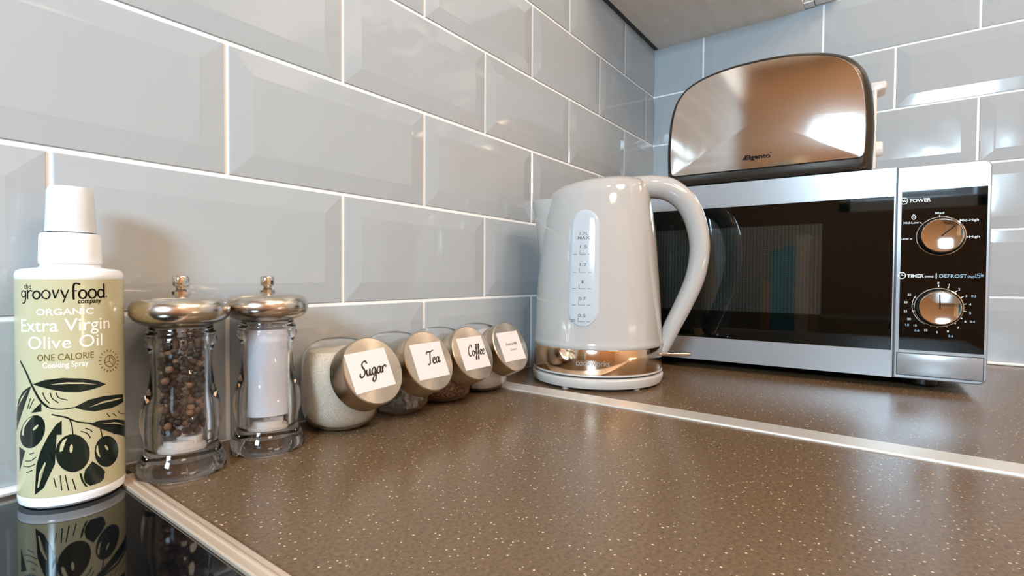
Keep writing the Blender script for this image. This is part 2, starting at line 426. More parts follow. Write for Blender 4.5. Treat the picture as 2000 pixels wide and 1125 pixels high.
# ------------------------------------------------------------------ cooking spray bottle
ART = {'D': [[(-0.741,69.6),(-0.487,71.9),(-0.177,72.5),(0.173,71.1),(0.446,68.7),(0.636,65.8),(0.386,64.4),(0.119,63.7),(-0.156,64.7),(-0.435,67.0)],[(0.015,55.7),(0.274,58.7),(0.566,59.3),(0.867,58.3),(1.211,56.8),(1.226,52.0),(0.777,51.2),(0.381,51.5),(0.166,53.4)],[(-0.775,68.8),(-0.993,65.7),(-1.177,60.5),(-1.291,52.9),(-1.312,43.1),(-1.112,50.2),(-0.955,57.8),(-0.812,65.9)],[(-0.563,59.6),(-0.7,56.4),(-0.784,54.0),(-0.565,54.8)],[(0.268,45.0),(0.497,45.7),(0.858,43.9),(1.372,39.7),(1.509,28.1),(0.853,35.1),(0.557,39.8)],[(-0.532,41.3),(-0.577,39.0),(-0.638,37.1),(-0.711,35.6),(-0.794,34.8),(-0.882,34.7),(-0.97,35.2),(-1.049,36.4),(-1.108,38.1),(-1.131,40.4),(-1.112,43.0),(-1.056,45.7),(-0.979,48.3),(-0.892,50.4),(-0.804,51.9),(-0.72,52.8),(-0.645,52.8),(-0.583,52.1),(-0.536,50.7),(-0.506,48.7),(-0.495,46.4),(-0.504,43.8)],[(0.283,28.3),(0.269,25.3),(0.231,22.8),(0.172,20.9),(0.099,19.8),(0.018,19.4),(-0.066,19.9),(-0.146,21.2),(-0.215,23.1),(-0.27,25.6),(-0.304,28.5),(-0.315,31.5),(-0.302,34.4),(-0.265,37.0),(-0.209,39.0),(-0.138,40.4),(-0.058,40.9),(0.026,40.5),(0.107,39.2),(0.179,37.1),(0.235,34.5),(0.272,31.4)],[(0.962,23.3),(0.929,21.0),(0.87,19.2),(0.795,18.0),(0.712,17.4),(0.629,17.6),(0.552,18.5),(0.485,19.9),(0.431,21.9),(0.394,24.2),(0.374,26.8),(0.373,29.3),(0.391,31.7),(0.427,33.7),(0.479,35.1),(0.545,35.9),(0.621,35.9),(0.703,35.1),(0.786,33.6),(0.863,31.4),(0.924,28.8),(0.96,26.0)],[(0.328,23.4),(0.516,18.3),(0.589,15.3),(0.555,11.3),(0.482,9.9),(0.281,9.7),(0.189,12.4),(0.164,15.5),(0.192,19.4)],[(0.089,18.5),(0.12,14.1),(0.188,10.1),(0.241,9.5),(0.164,13.4),(0.132,17.8)],[(-0.199,49.2),(-0.301,47.1),(-0.447,41.0),(-0.591,33.2),(-0.686,25.3),(-0.727,9.2),(-0.543,12.7),(-0.417,20.1),(-0.328,25.4),(-0.425,30.5),(-0.37,36.0),(-0.291,41.4),(-0.202,41.2)],[(-1.169,34.8),(-0.953,33.0),(-1.069,26.2),(-1.173,21.0)]],'W': [[(-0.394,69.3),(-0.104,69.9),(0.172,68.9),(0.445,66.5),(0.172,68.1),(-0.104,69.0)],[(0.272,54.4),(0.565,56.3),(0.963,55.9),(1.156,54.8),(0.564,55.3)],[(-1.183,56.5),(-1.056,61.8),(-0.867,66.3),(-1.021,61.3)],[(0.527,43.7),(0.858,42.2),(1.286,37.3),(0.857,41.2)],[(-0.244,32.0),(-0.23,35.6),(-0.179,38.2),(-0.111,39.0),(-0.142,36.9),(-0.194,32.2)],[(-0.017,32.7),(-0.02,32.0),(-0.025,31.4),(-0.032,31.0),(-0.039,30.7),(-0.047,30.5),(-0.055,30.6),(-0.062,30.8),(-0.067,31.3),(-0.071,31.8),(-0.072,32.5),(-0.071,33.1),(-0.068,33.8),(-0.063,34.4),(-0.056,34.9),(-0.048,35.2),(-0.04,35.3),(-0.033,35.3),(-0.026,35.0),(-0.02,34.6),(-0.017,34.0),(-0.016,33.4)],[(0.417,31.9),(0.401,28.7),(0.443,25.4),(0.494,24.2),(0.453,27.9),(0.443,31.3)],[(0.65,29.1),(0.659,28.6),(0.665,28.2),(0.668,27.8),(0.667,27.4),(0.663,27.3),(0.656,27.2),(0.647,27.3),(0.636,27.6),(0.624,27.9),(0.612,28.3),(0.602,28.8),(0.594,29.3),(0.588,29.8),(0.586,30.2),(0.586,30.5),(0.59,30.7),(0.596,30.7),(0.605,30.6),(0.616,30.4),(0.628,30.1),(0.639,29.6)],[(-1.054,41.6),(-1.01,46.5),(-0.859,50.7),(-0.751,52.0),(-0.879,48.7),(-0.964,45.8),(-0.991,41.3)],[(-0.669,45.6),(-0.686,45.2),(-0.704,44.9),(-0.72,44.6),(-0.734,44.5),(-0.744,44.5),(-0.749,44.7),(-0.749,44.9),(-0.744,45.2),(-0.734,45.6),(-0.721,46.1),(-0.704,46.5),(-0.687,46.9),(-0.67,47.2),(-0.654,47.5),(-0.641,47.6),(-0.632,47.6),(-0.628,47.4),(-0.627,47.2),(-0.632,46.9),(-0.641,46.5),(-0.654,46.0)],[(-0.508,27.1),(-0.62,21.2),(-0.667,13.2),(-0.637,13.2),(-0.582,21.2),(-0.492,26.3)]],'S': [(1.13,[(-1.078,82.0),(-0.919,77.0),(-0.774,69.9),(-0.591,61.2),(-0.44,57.0)]),(0.64,[(-0.591,61.0),(-0.44,57.0),(-0.234,55.4),(0.015,55.5)]),(0.78,[(-0.376,52.9),(-0.136,50.6),(0.062,47.4),(0.323,45.0)]),(0.57,[(-0.161,51.2),(-0.075,49.7),(-0.027,45.3),(-0.011,40.2)]),(0.57,[(0.495,41.1),(0.53,36.2),(0.522,32.0)]),(0.5,[(-0.874,56.2),(-0.797,62.0)]),(0.5,[(-0.829,56.2),(-0.713,61.6)]),(0.5,[(-0.532,65.1),(-0.492,61.9),(-0.412,59.0)]),(0.5,[(-0.396,64.8),(-0.359,61.7),(-0.253,59.0)]),(0.5,[(-0.293,64.6),(-0.244,61.8),(-0.095,60.0)]),(0.5,[(0.645,48.6),(0.716,46.2)]),(0.5,[(0.784,48.1),(0.906,45.4)]),(0.5,[(0.958,48.3),(1.088,45.9),(1.384,44.1)]),(0.5,[(0.123,41.7),(0.239,39.8),(0.297,36.8)]),(0.5,[(0.201,42.9),(0.294,41.5),(0.332,39.9)]),(0.5,[(-1.029,24.6),(-0.858,24.5),(-0.711,26.1)]),(0.5,[(-0.957,27.5),(-0.819,27.8),(-0.689,29.9)]),(0.5,[(-0.846,31.4),(-0.73,32.3)]),(0.5,[(-0.932,21.1),(-0.769,22.7)]),(0.5,[(-0.237,18.8),(-0.215,10.4)]),(0.5,[(-0.154,18.7),(-0.098,9.8)]),(0.5,[(-0.031,15.9),(0.027,9.4)]),(0.5,[(-0.352,17.9),(-0.313,12.5)])],'G': [(0.57,[(-0.885,118.5),(-0.89,117.8),(-0.906,117.2),(-0.928,116.9),(-0.954,116.9),(-0.977,117.2),(-0.994,117.8),(-1.0,118.5),(-0.993,119.2),(-0.975,119.8),(-0.951,120.1),(-0.926,120.2),(-0.904,119.8),(-0.889,119.3),(-0.885,118.5)]),(0.64,[(-0.881,120.1),(-0.878,116.3),(-0.915,113.8),(-0.973,113.6)]),(0.76,[(-0.83,120.8),(-0.83,115.7)]),(0.64,[(-0.828,119.0),(-0.772,120.4),(-0.715,120.0)]),(0.83,[(-0.558,118.0),(-0.564,117.2),(-0.58,116.6),(-0.603,116.1),(-0.631,116.0),(-0.66,116.1),(-0.684,116.6),(-0.701,117.2),(-0.707,118.0),(-0.7,118.8),(-0.683,119.4),(-0.658,119.9),(-0.629,120.0),(-0.601,119.9),(-0.578,119.4),(-0.563,118.8),(-0.558,118.0)]),(0.7,[(-0.376,118.2),(-0.382,117.4),(-0.398,116.6),(-0.422,116.1),(-0.45,116.0),(-0.478,116.2),(-0.503,116.6),(-0.519,117.4),(-0.524,118.2),(-0.518,119.1),(-0.501,119.8),(-0.476,120.3),(-0.448,120.5),(-0.42,120.3),(-0.396,119.8),(-0.381,119.1),(-0.376,118.2)]),(0.76,[(-0.327,120.8),(-0.287,116.2)]),(0.57,[(-0.287,116.2),(-0.219,121.0)]),(0.76,[(-0.185,120.8),(-0.126,116.5)]),(0.57,[(-0.056,120.9),(-0.151,113.7)]),(0.89,[(0.029,115.3),(0.028,122.5),(0.067,124.3),(0.146,123.7)]),(0.64,[(-0.0,120.1),(0.088,120.2)]),(0.89,[(0.255,118.2),(0.249,117.3),(0.234,116.5),(0.213,116.0),(0.187,115.9),(0.162,116.1),(0.141,116.6),(0.127,117.4),(0.123,118.2),(0.128,119.1),(0.142,119.9),(0.164,120.4),(0.189,120.5),(0.214,120.3),(0.236,119.8),(0.25,119.1),(0.255,118.2)]),(0.89,[(0.438,118.4),(0.432,117.4),(0.416,116.6),(0.392,116.1),(0.364,115.9),(0.337,116.1),(0.315,116.7),(0.3,117.5),(0.295,118.5),(0.301,119.4),(0.316,120.2),(0.339,120.7),(0.366,120.9),(0.394,120.7),(0.417,120.1),(0.433,119.3),(0.438,118.4)]),(0.83,[(0.601,118.4),(0.596,117.6),(0.581,116.8),(0.56,116.4),(0.535,116.2),(0.511,116.4),(0.491,116.9),(0.478,117.7),(0.474,118.5),(0.479,119.4),(0.492,120.1),(0.513,120.6),(0.537,120.7),(0.561,120.6),(0.582,120.1),(0.597,119.3),(0.601,118.4)]),(0.96,[(0.606,124.1),(0.608,115.8)]),(0.89,[(0.649,116.6),(0.675,116.5)])],'E': [(0.45,[(0.889,78.1),(0.88,77.1),(0.856,76.3),(0.821,75.7),(0.78,75.4),(0.736,75.4),(0.694,75.8),(0.659,76.4),(0.631,77.2),(0.614,78.2),(0.609,79.3),(0.615,80.3),(0.633,81.1),(0.661,81.7),(0.697,82.1),(0.739,82.1),(0.783,81.8),(0.824,81.1),(0.859,80.2),(0.881,79.2),(0.889,78.1)]),(0.38,[(0.616,78.3),(0.709,78.9),(0.725,81.7)]),(0.38,[(0.709,78.9),(0.811,76.2)]),(0.38,[(0.753,81.3),(0.845,78.6),(0.796,75.9)]),(0.45,[(0.94,78.1),(1.022,77.8)]),(0.45,[(0.923,76.3),(0.997,75.6)]),(0.64,[(0.877,74.9),(0.932,73.8)]),(0.64,[(0.813,73.9),(0.845,72.7)]),(0.64,[(0.742,73.6),(0.752,72.3)]),(0.64,[(0.673,73.9),(0.663,72.7)]),(0.64,[(0.612,74.8),(0.586,73.8)]),(0.64,[(0.565,76.2),(0.528,75.5)]),(0.45,[(0.536,77.9),(0.492,77.7)]),(0.45,[(0.526,79.8),(0.48,79.9)]),(0.45,[(0.537,81.5),(0.494,82.1)]),(0.45,[(0.568,83.0),(0.532,84.0)]),(0.45,[(0.616,84.1),(0.591,85.2)]),(0.45,[(0.678,84.5),(0.669,85.8)]),(0.45,[(0.747,84.2),(0.758,85.5)]),(0.45,[(0.818,83.3),(0.851,84.3)]),(0.45,[(0.881,81.9),(0.937,82.5)]),(0.45,[(0.925,80.1),(1.0,80.2)])],'T': {'the': [(-0.916,121.3),(-0.751,121.7),(-0.913,124.1)],'company': [(0.1,113.2),(0.553,113.4),(0.101,115.2)],'ORGANIC': [(-0.645,107.1),(0.386,107.5),(-0.643,110.4)],'Extra Virgin': [(-1.018,98.1),(0.733,98.3),(-1.012,104.9)],'Olive Oil': [(-0.829,88.7),(0.559,88.9),(-0.825,95.5)],'ONE CALORIE': [(-0.631,82.2),(0.382,82.3),(-0.63,85.7)],'Cooking Spray': [(-0.529,78.3),(0.281,78.0),(-0.528,81.2)]},'th0': -1.7895215806391962}
BC = (-0.979, -0.0295); BR = 0.0244
t = thing('spray_bottle', 'cooking oil spray bottle with olive branch label on the black hob', 'spray bottle', (BC[0], BC[1], 0), ART['th0'] + PI / 2)
bm = NB()
lathe(bm, [(0, 0.0015), (0.019, 0.0015), (0.020, 0.0004), (0.0222, 0.0006), (0.0240, 0.0022), (0.02445, 0.005), (0.0244, 0.0066), (0.0242, 0.0070), (0.0242, 0.1267), (0.0244, 0.1270),
           (0.0244, 0.1292), (0.0236, 0.1312), (0.0215, 0.1322), (0.0150, 0.1330), (0.0138, 0.1336), (0.0138, 0.135), (0, 0.135)], 96); fix(bm)
M_BODYW = mat('glossy_white_plastic', '#eef1f4', 0.16)
obj('bottle_body', bm, M_BODYW, t, 35)
bm = NB(); lathe(bm, [(0.0243, 0.0071), (0.02446, 0.0072), (0.02446, 0.1265), (0.0243, 0.1266)], 96, closed=True); fix(bm)
M_LABEL = mat('olive_label_sleeve', '#bdb693', 0.14)
lab = obj('label_sleeve', bm, M_LABEL, t, 35)
def on_bottle(r):
    return lambda th, z: (r * math.sin(th), -r * math.cos(th), z)
RR = 0.02446
def wrap(name, bm, m, lift, parent, x0=-1.6, x1=1.6):
    slice_x(bm, x0, x1, 0.06); carry(bm, on_bottle(RR + lift)); up_faces(bm, lambda c: Vector((c.x, c.y, 0)))
    return obj(name, bm, m, parent)
def art_bm(polys): 
    bm = NB()
    for p in polys:
        try: bm.faces.new([bm.verts.new((a, b / 1000, 0)) for a, b in p])
        except ValueError: pass
    return bm
def strokes_bm(items, bm=None):
    """strokes are drawn in (angle x radius, height) so that their width is even"""
    bm = bm or NB(); v0 = len(bm.verts); old = set(bm.verts)
    for wd, p in items: ribbon(bm, [(a * RR, b / 1000) for a, b in p], wd / 1000)
    for v in bm.verts:
        if v not in old: v.co.x /= RR
    return bm
M_OLIVE = mat('olive_black_ink', '#15201a', 0.15); M_LIGHTINK = mat('pale_olive_ink', '#c3bc95', 0.15)
M_GOLDINK = mat('brown_ink', '#6b5a2a', 0.2); M_WHITEINK = mat('white_ink', '#fbfbf4', 0.15)
bm = art_bm(ART['D']); strokes_bm(ART['S'], bm)
wrap('olive_branch_print', bm, M_OLIVE, 0.00006, lab)
wrap('olive_branch_highlights', art_bm(ART['W']), M_LIGHTINK, 0.00014, lab)
bm = strokes_bm(ART['G'])
T = ART['T']
def ltext(bm, s, bold=0.0, shear=0.0, capk=1.0):
    (a0, z0), (a1, z1), (a2, z2) = T[s]
    text_bm(bm, s, a0, z0 / 1000, w=a1 - a0, cap=(z2 - z0) / 1000 * capk, bold=bold, shear=shear)
ltext(bm, 'the', 0.0); ltext(bm, 'company', 0.02, 0.2, 1.3)
wrap('brand_lettering', bm, M_INK, 0.00008, lab)
bm = NB()
for s, b in (('ORGANIC', 0.012), ('Extra Virgin', 0.004), ('Olive Oil', 0.0), ('Cooking Spray', 0.012)): ltext(bm, s, b)
wrap('white_lettering', bm, M_WHITEINK, 0.00008, lab)
bm = NB(); ltext(bm, 'ONE CALORIE', 0.004); wrap('calorie_lettering', bm, M_GOLDINK, 0.00008, lab)
wrap('round_emblem', strokes_bm(ART['E']), M_GOLDINK, 0.00008, lab)
bm = NB(); lathe(bm, [(0, 0.1352), (0.0142, 0.1352), (0.0145, 0.1365), (0.0142, 0.1505), (0.0136, 0.1525), (0.0119, 0.1530), (0.0085, 0.1532), (0.0085, 0.1545), (0, 0.1545)], 64); fix(bm)
obj('collar', bm, M_BODYW, t, 35)
bm = NB()
lathe(bm, [(0, 0.1547), (0.0062, 0.1547), (0.0062, 0.160), (0.0085, 0.1605), (0.0085, 0.1735), (0.0078, 0.1755), (0, 0.1760)], 48)
lathe(bm, [(0, 0), (0.0016, 0), (0.0016, 0.0012), (0, 0.0012)], 16, Matrix.Translation((0.002, -0.0096, 0.169)) @ Matrix.Rotation(-PI / 2, 4, 'X')); fix(bm)
nz = obj('pump_nozzle', bm, M_WHITE, t, 35)
bm = NB(); lathe(bm, [(0.0117, 0.1536), (0.0107, 0.1775), (0.0098, 0.1797), (0, 0.1800), (0, 0.1792), (0.0094, 0.1789), (0.0100, 0.1772), (0.0110, 0.1536)], 64, closed=False)
bm.verts.ensure_lookup_table(); fix(bm)
obj('overcap', bm, M_CAPCLR, t, 35)

# ------------------------------------------------------------------ pepper and salt mills
def mill(label, x, y, rz):
    t = thing('mill', label, 'mill', (x, y, 0), rz)
    outer = [(0, .010), (.0188, .010), (.0203, .0006), (.0212, 0), (.0245, 0), (.0256, .0012), (.0258, .0042), (.0248, .0090), (.0226, .0135), (.0211, .0165), (.0206, .0185), (.0211, .0205), (.0216, .0222),
             (.0213, .0240), (.0221, .0270), (.0231, .0315), (.0232, .0370), (.0222, .0440), (.0205, .0500), (.0189, .0560), (.0177, .0630), (.0172, .0700), (.0174, .0760), (.0182, .0805),
             (.0196, .0838), (.0206, .0858), (.0204, .0880), (.0194, .0893), (.0197, .0905), (.0199, .0918), (.0190, .0930), (.0184, .0940), (.0183, .0955),
             (.0150, .0955), (.0146, .090), (.0143, .075), (.0143, .030), (.0143, .026), (.0143, .0235), (.0143, .0150), (0, .0150)]
    bm = NB(); lathe(bm, outer, 96); fix(bm); obj('clear_body', bm, M_ACRYL, t, 60)
    bm = NB(); lathe(bm, [(0, .0152), (.0138, .0152), (.0138, .0185), (.0105, .0195), (.0105, .0225), (.0045, .0228), (.0030, .0235), (.0030, .0935), (0, .0935)], 40)
    box(bm, .002, .0105, -.004, .004, .0195, .0258, .0005); fix(bm)
    obj('grinder', bm, mat('ivory_plastic', '#ece4da', 0.4), t, 40)
    bm = NB(); lathe(bm, [(0, .0957), (.0180, .0957), (.0184, .0966), (.0208, .0972), (.0244, .0988), (.0272, .1012), (.0286, .1042), (.0287, .1072), (.0279, .1102), (.0262, .1128), (.0235, .1146), (.0215, .1151), (.0180, .1156), (.0090, .1164), (0, .1166)], 96); fix(bm)
    obj('metal_cap', bm, M_MILL, t, 60)
    bm = NB(); lathe(bm, [(0, .1164), (.0054, .1164), (.0054, .1185), (.0042, .1192), (.0030, .1200), (.0030, .1213), (.0044, .1219), (.0049, .1226), (.0050, .1272), (.0045, .1284), (.0030, .1290), (0, .1291)], 14); fix(bm)
    obj('top_knob', bm, M_CHROME, t, 25)
    return t
M_MILL = mat('satin_steel', '#cfc6ba', 0.2, 1.0)
PEP, SAL = (-0.9255, -0.0405), (-0.8675, -0.0400)
mill('clear pepper mill with steel top, filled with dark peppercorns', PEP[0], PEP[1], -0.9)
mill('clear salt mill with steel top, filled with white salt', SAL[0], SAL[1], -0.7)
# peppercorns
M_PEP = mat('peppercorn', '#3a2a20', 0.7)
g = nd(M_PEP, 'ShaderNodeNewGeometry'); rp = nd(M_PEP, 'ShaderNodeValToRGB'); ramp(rp, [(0, '#1c1512'), (0.45, '#35271f'), (0.75, '#5a4030'), (1.0, '#96704f')])
lk(M_PEP, g.outputs['Random Per Island'], rp.inputs[0]); lk(M_PEP, rp.outputs[0], bsdf(M_PEP).inputs['Base Color'])
noise_bump(M_PEP, 900, 0.6, 0.0006)
bm = NB(); rnd = random.Random(3); placed = []
tries = 0
while tries < 30000 and len(placed) < 420:
    tries += 1
    a = rnd.uniform(0, 2 * PI); r = rnd.uniform(0.0085, 0.0117); z = rnd.uniform(0.0288, 0.0895); q = Vector((r * math.cos(a), r * math.sin(a), z))
    if all((q - o).length > 0.0036 for o in placed):
        placed.append(q); s = rnd.uniform(0.0019, 0.0025)
        bmesh.ops.create_icosphere(bm, subdivisions=2, radius=s, matrix=Matrix.Translation(q) @ Matrix.Rotation(rnd.uniform(0, 3), 4, (1, 1, 0)) @ Matrix.Diagonal((1, rnd.uniform(.85, 1), rnd.uniform(.85, 1.05), 1)))
tag(obj('peppercorns', bm, M_PEP, None, 180, (PEP[0], PEP[1], 0)), 'dark brown and tan peppercorns inside the pepper mill', 'peppercorns', kind='stuff')
M_SALT = mat('salt_grain', '#f2f4f8', 0.6); noise_bump(M_SALT, 1500, 0.5, 0.0006)
bm = NB(); lathe(bm, [(.0033, .0268), (.0136, .0272), (.0139, .031), (.0139, .075), (.0140, .088), (.0126, .0900), (.0033, .0905)], 48, closed=True); fix(bm)
tag(obj('salt', bm, M_SALT, None, 40, (SAL[0], SAL[1], 0)), 'white salt filling the salt mill', 'salt', kind='stuff')

# ------------------------------------------------------------------ tilted storage jars
TILT = math.radians(25)
JM = Matrix.Translation((0, 0, 0.0330)) @ Matrix.Rotation(PI / 2 - TILT, 4, 'X')     # local z of the lathe -> mouth direction (-y, up)
JA, JH, JN = 0.0332, 0.0380, 3.8                       # half width, half height and squareness of the pot
def jar_shell(bm, off, seg=72):
    prof = [(0, -.0330), (.014, -.0329), (.0225, -.0318), (.0295, -.0275), (.0340, -.0200), (.0362, -.0110), (.0366, -.0020), (.0355, .0060), (.0330, .0130), (.0298, .0190), (.0272, .0230), (.0262, .0255), (.0260, .0345)]
    P = []
    for i, (r, z) in enumerate(prof):
        a = Vector(prof[max(i - 1, 0)]); b = Vector(prof[min(i + 1, len(prof) - 1)]); tt = (b - a).normalized()
        n = Vector((tt.y, -tt.x)); P.append((max(r - n.x * off, 0), z - n.y * off))
    P[0] = (0, prof[0][1] + off); P[-1] = (prof[-1][0] - off, prof[-1][1])
    vs = lathe(bm, P, seg); c = Vector((0, 0, JH))
    nb = len(vs) - 3 * seg                                # the last three rings are the neck
    for i, v in enumerate(vs):
        v.co = JM @ v.co
        if i < nb:
            d = (v.co - c).normalized(); q = (math.hypot(d.x, d.y) / (JA - off)) ** JN + (abs(d.z) / (JH - off)) ** JN
            w = {8: .8, 9: .35}.get(1 + (i - 1) // seg, 1.0)
            v.co = v.co.lerp(c + d * q ** (-1 / JN), w)
    return vs, P
def script(bm, word, x, y, s):
    """brush-pen letters; s = letter height scale"""
    G = {
     'S': (.50, [[(.62, .80), (.55, .95), (.38, .95), (.24, .80), (.26, .62), (.36, .46), (.38, .25), (.25, .04), (.06, .0), (-.02, .14), (.06, .24)]]),
     'u': (.40, [[(.04, .42), (.0, .20), (.06, .02), (.18, .08), (.30, .42)], [(.30, .44), (.26, .14), (.32, .02), (.44, .14)]]),
     'g': (.42, [[(.33, .36), (.22, .45), (.06, .32), (.03, .12), (.12, .02), (.26, .16), (.34, .42)], [(.35, .44), (.30, .0), (.22, -.34), (.06, -.42), (.0, -.28), (.16, -.08), (.44, .12)]]),
     'a': (.42, [[(.33, .36), (.22, .45), (.06, .32), (.03, .12), (.12, .02), (.26, .16), (.34, .42)], [(.35, .44), (.28, .14), (.34, .02), (.46, .14)]]),
     'r': (.34, [[(.06, .44), (.03, .0)], [(.04, .16), (.14, .38), (.26, .45), (.34, .40), (.32, .30)]]),
     'T': (.46, [[(-.04, .74), (.02, .90), (.20, .90), (.46, .92), (.68, 1.0)], [(.36, .92), (.28, .55), (.20, .08), (.10, -.04), (.02, .04)]]),
     'e': (.34, [[(.04, .18), (.20, .24), (.29, .36), (.21, .45), (.08, .36), (.03, .14), (.12, .01), (.26, .04), (.38, .16)]]),
     'C': (.50, [[(.56, .72), (.54, .92), (.38, .95), (.18, .74), (.06, .40), (.08, .10), (.24, .0), (.42, .10), (.54, .24)]]),
     'o': (.40, [[(.22, .44), (.08, .36), (.03, .14), (.12, .01), (.26, .08), (.32, .28), (.22, .44), (.30, .34), (.46, .38)]]),
     'f': (.30, [[(.0, .14), (.18, .42), (.36, .80), (.34, .96), (.24, .90), (.18, .55), (.10, -.10), (.04, -.38), (-.04, -.34), (.02, -.12), (.20, .06), (.34, .16)]]),
    }
    cx = x
    for ch in word:
        adv, st = G[ch]
        for p in st: ribbon(bm, [(cx + (a + .18 * b) * s, y + b * s) for a, b in p], .145 * s, pen=(math.radians(35), .5))
        cx += adv * s
M_CAPLID = M_TURN
def jar(label, x, word, spec):
    t = thing('storage_jar', label, 'jar', (x, -0.0375, 0), 0, 'tilted glass jars along the left wall')
    bm = NB(); jar_shell(bm, 0.0); n0 = len(bm.verts)
    jar_shell(bm, 0.0017)
    # join the two mouths
    bm.verts.ensure_lookup_table(); seg = 72; a = [bm.verts[i] for i in range(n0 - seg, n0)]; b = [bm.verts[i] for i in range(len(bm.verts) - seg, len(bm.verts))]
    for k in range(seg): bm.faces.new((a[k], a[(k + 1) % seg], b[(k + 1) % seg], b[k]))
    fix(bm); obj('glass_body', bm, M_GLASS, t, 70)
    # lid: built round its own axis so that the turned finish follows it
    LM = JM
    bm = NB(); lathe(bm, [(0, .0352), (.0255, .0352), (.0266, .0345), (.0268, .0285), (.0280, .0283), (.0285, .0290), (.0285, .0462), (.0282, .0472), (.0274, .0478), (0, .0478)], 96); fix(bm)
    lid = obj('lid', bm, M_CAPLID, t, 30); lid.matrix_local = LM
    w_, h_ = spec.get('card', (.0375, .0330))
    bm = NB(); r = .0022; box(bm, -w_ / 2, w_ / 2, -h_ / 2, h_ / 2, .0479, .0482)
    card = obj('card_label', bm, M_PAPER, lid)
    card.rotation_euler = (0, 0, spec.get('turn', 0)); card.location = spec.get('shift', (0, 0, 0))
    bm = NB()
    if word: script(bm, word, spec['x'], spec['y'], spec['s'])
    else:
        text_bm(bm, 'Powdered Milk', -.0085, .0008, w=.0205, cap=.0034, shear=0.35, bold=0.006)
        text_bm(bm, '(Creamer)', -.0040, -.0052, w=.0120, cap=.0024, shear=0.35, bold=0.0)
    carry(bm, lambda a, b: (a, b, .04826)); up_faces(bm, (0, 0, 1))
    obj('lettering', bm, M_BROWNINK, card)
    return t
JARS = [-0.8010, -0.7390, -0.6785, -0.6155]
jar('tilted glass jar labelled Sugar beside the salt mill, with a steel screw lid', JARS[0], 'Sugar', dict(x=-.0115, y=-.0042, s=.0125, turn=.05, shift=(-.0035, .0005, 0), card=(.0395, .0325)))
jar('tilted glass jar labelled Tea, with a steel screw lid', JARS[1], 'Tea', dict(x=-.0035, y=-.0035, s=.0125))
jar('tilted glass jar labelled Coffee, with a steel screw lid', JARS[2], 'Coffee', dict(x=-.0088, y=-.0030, s=.0114))
jar('tilted glass jar labelled Powdered Milk, nearest the cream kettle', JARS[3], None, {})

def fill(name, label, cat, x, m, level, slope=0.0, rough=0.0):
    """contents of a jar: the inside of the glass cut off at a level"""
    bm = NB(); jar_shell(bm, 0.0023, 64); fix(bm)
    n = Vector((0, -slope, 1)).normalized()
    es = [e for e in bm.edges if len(e.link_faces) == 1]
    if es: bmesh.ops.edgeloop_fill(bm, edges=es)
    r = bmesh.ops.bisect_plane(bm, geom=list(bm.verts) + list(bm.edges) + list(bm.faces), plane_co=(0, 0, level), plane_no=n, clear_outer=True)
    es = [e for e in bm.edges if len(e.link_faces) == 1]
    if es: bmesh.ops.edgeloop_fill(bm, edges=es)
    fix(bm)
    return tag(obj(name, bm, m, None, 40, (x, -0.0375, 0)), label, cat, kind='stuff')
M_SUGAR = mat('sugar_grain', '#efe3cd', 0.6); colour_noise(M_SUGAR, 1400, [(0.35, '#d9c8ab'), (0.55, '#f3e9d6'), (0.75, '#fffaf0')], 1.0)
M_COFFEE = mat('coffee_granules', '#7a4a26', 0.6)
vo = nd(M_COFFEE, 'ShaderNodeTexVoronoi'); tc = nd(M_COFFEE, 'ShaderNodeTexCoord'); lk(M_COFFEE, tc.outputs['Object'], vo.inputs['Vector']); vo.inputs['Scale'].default_value = 750
sp = nd(M_COFFEE, 'ShaderNodeSeparateColor'); lk(M_COFFEE, vo.outputs['Color'], sp.inputs[0]); rp = nd(M_COFFEE, 'ShaderNodeValToRGB')
ramp(rp, [(0, '#3b2010'), (0.4, '#6f4020'), (0.8, '#a4683a'), (1, '#c58a55')]); lk(M_COFFEE, sp.outputs[0], rp.inputs[0]); lk(M_COFFEE, rp.outputs[0], bsdf(M_COFFEE).inputs['Base Color'])
bp = nd(M_COFFEE, 'ShaderNodeBump'); bp.inputs['Distance'].default_value = .0008; bp.inputs['Strength'].default_value = 1.0; bp.invert = True
lk(M_COFFEE, vo.outputs['Distance'], bp.inputs['Height']); lk(M_COFFEE, bp.outputs[0], bsdf(M_COFFEE).inputs['Normal'])
M_MILK = mat('milk_powder', '#f6f4f0', 0.8)
fill('sugar', 'cream-white granulated sugar filling the jar labelled Sugar', 'sugar', JARS[0], M_SUGAR, 0.0655, 0.05)
fill('coffee', 'brown instant coffee granules at the bottom of the Coffee jar', 'coffee', JARS[2], M_COFFEE, 0.030, -0.1)
fill('milk_powder', 'white milk powder filling the jar nearest the kettle', 'milk powder', JARS[3], M_MILK, 0.064, 0.1)
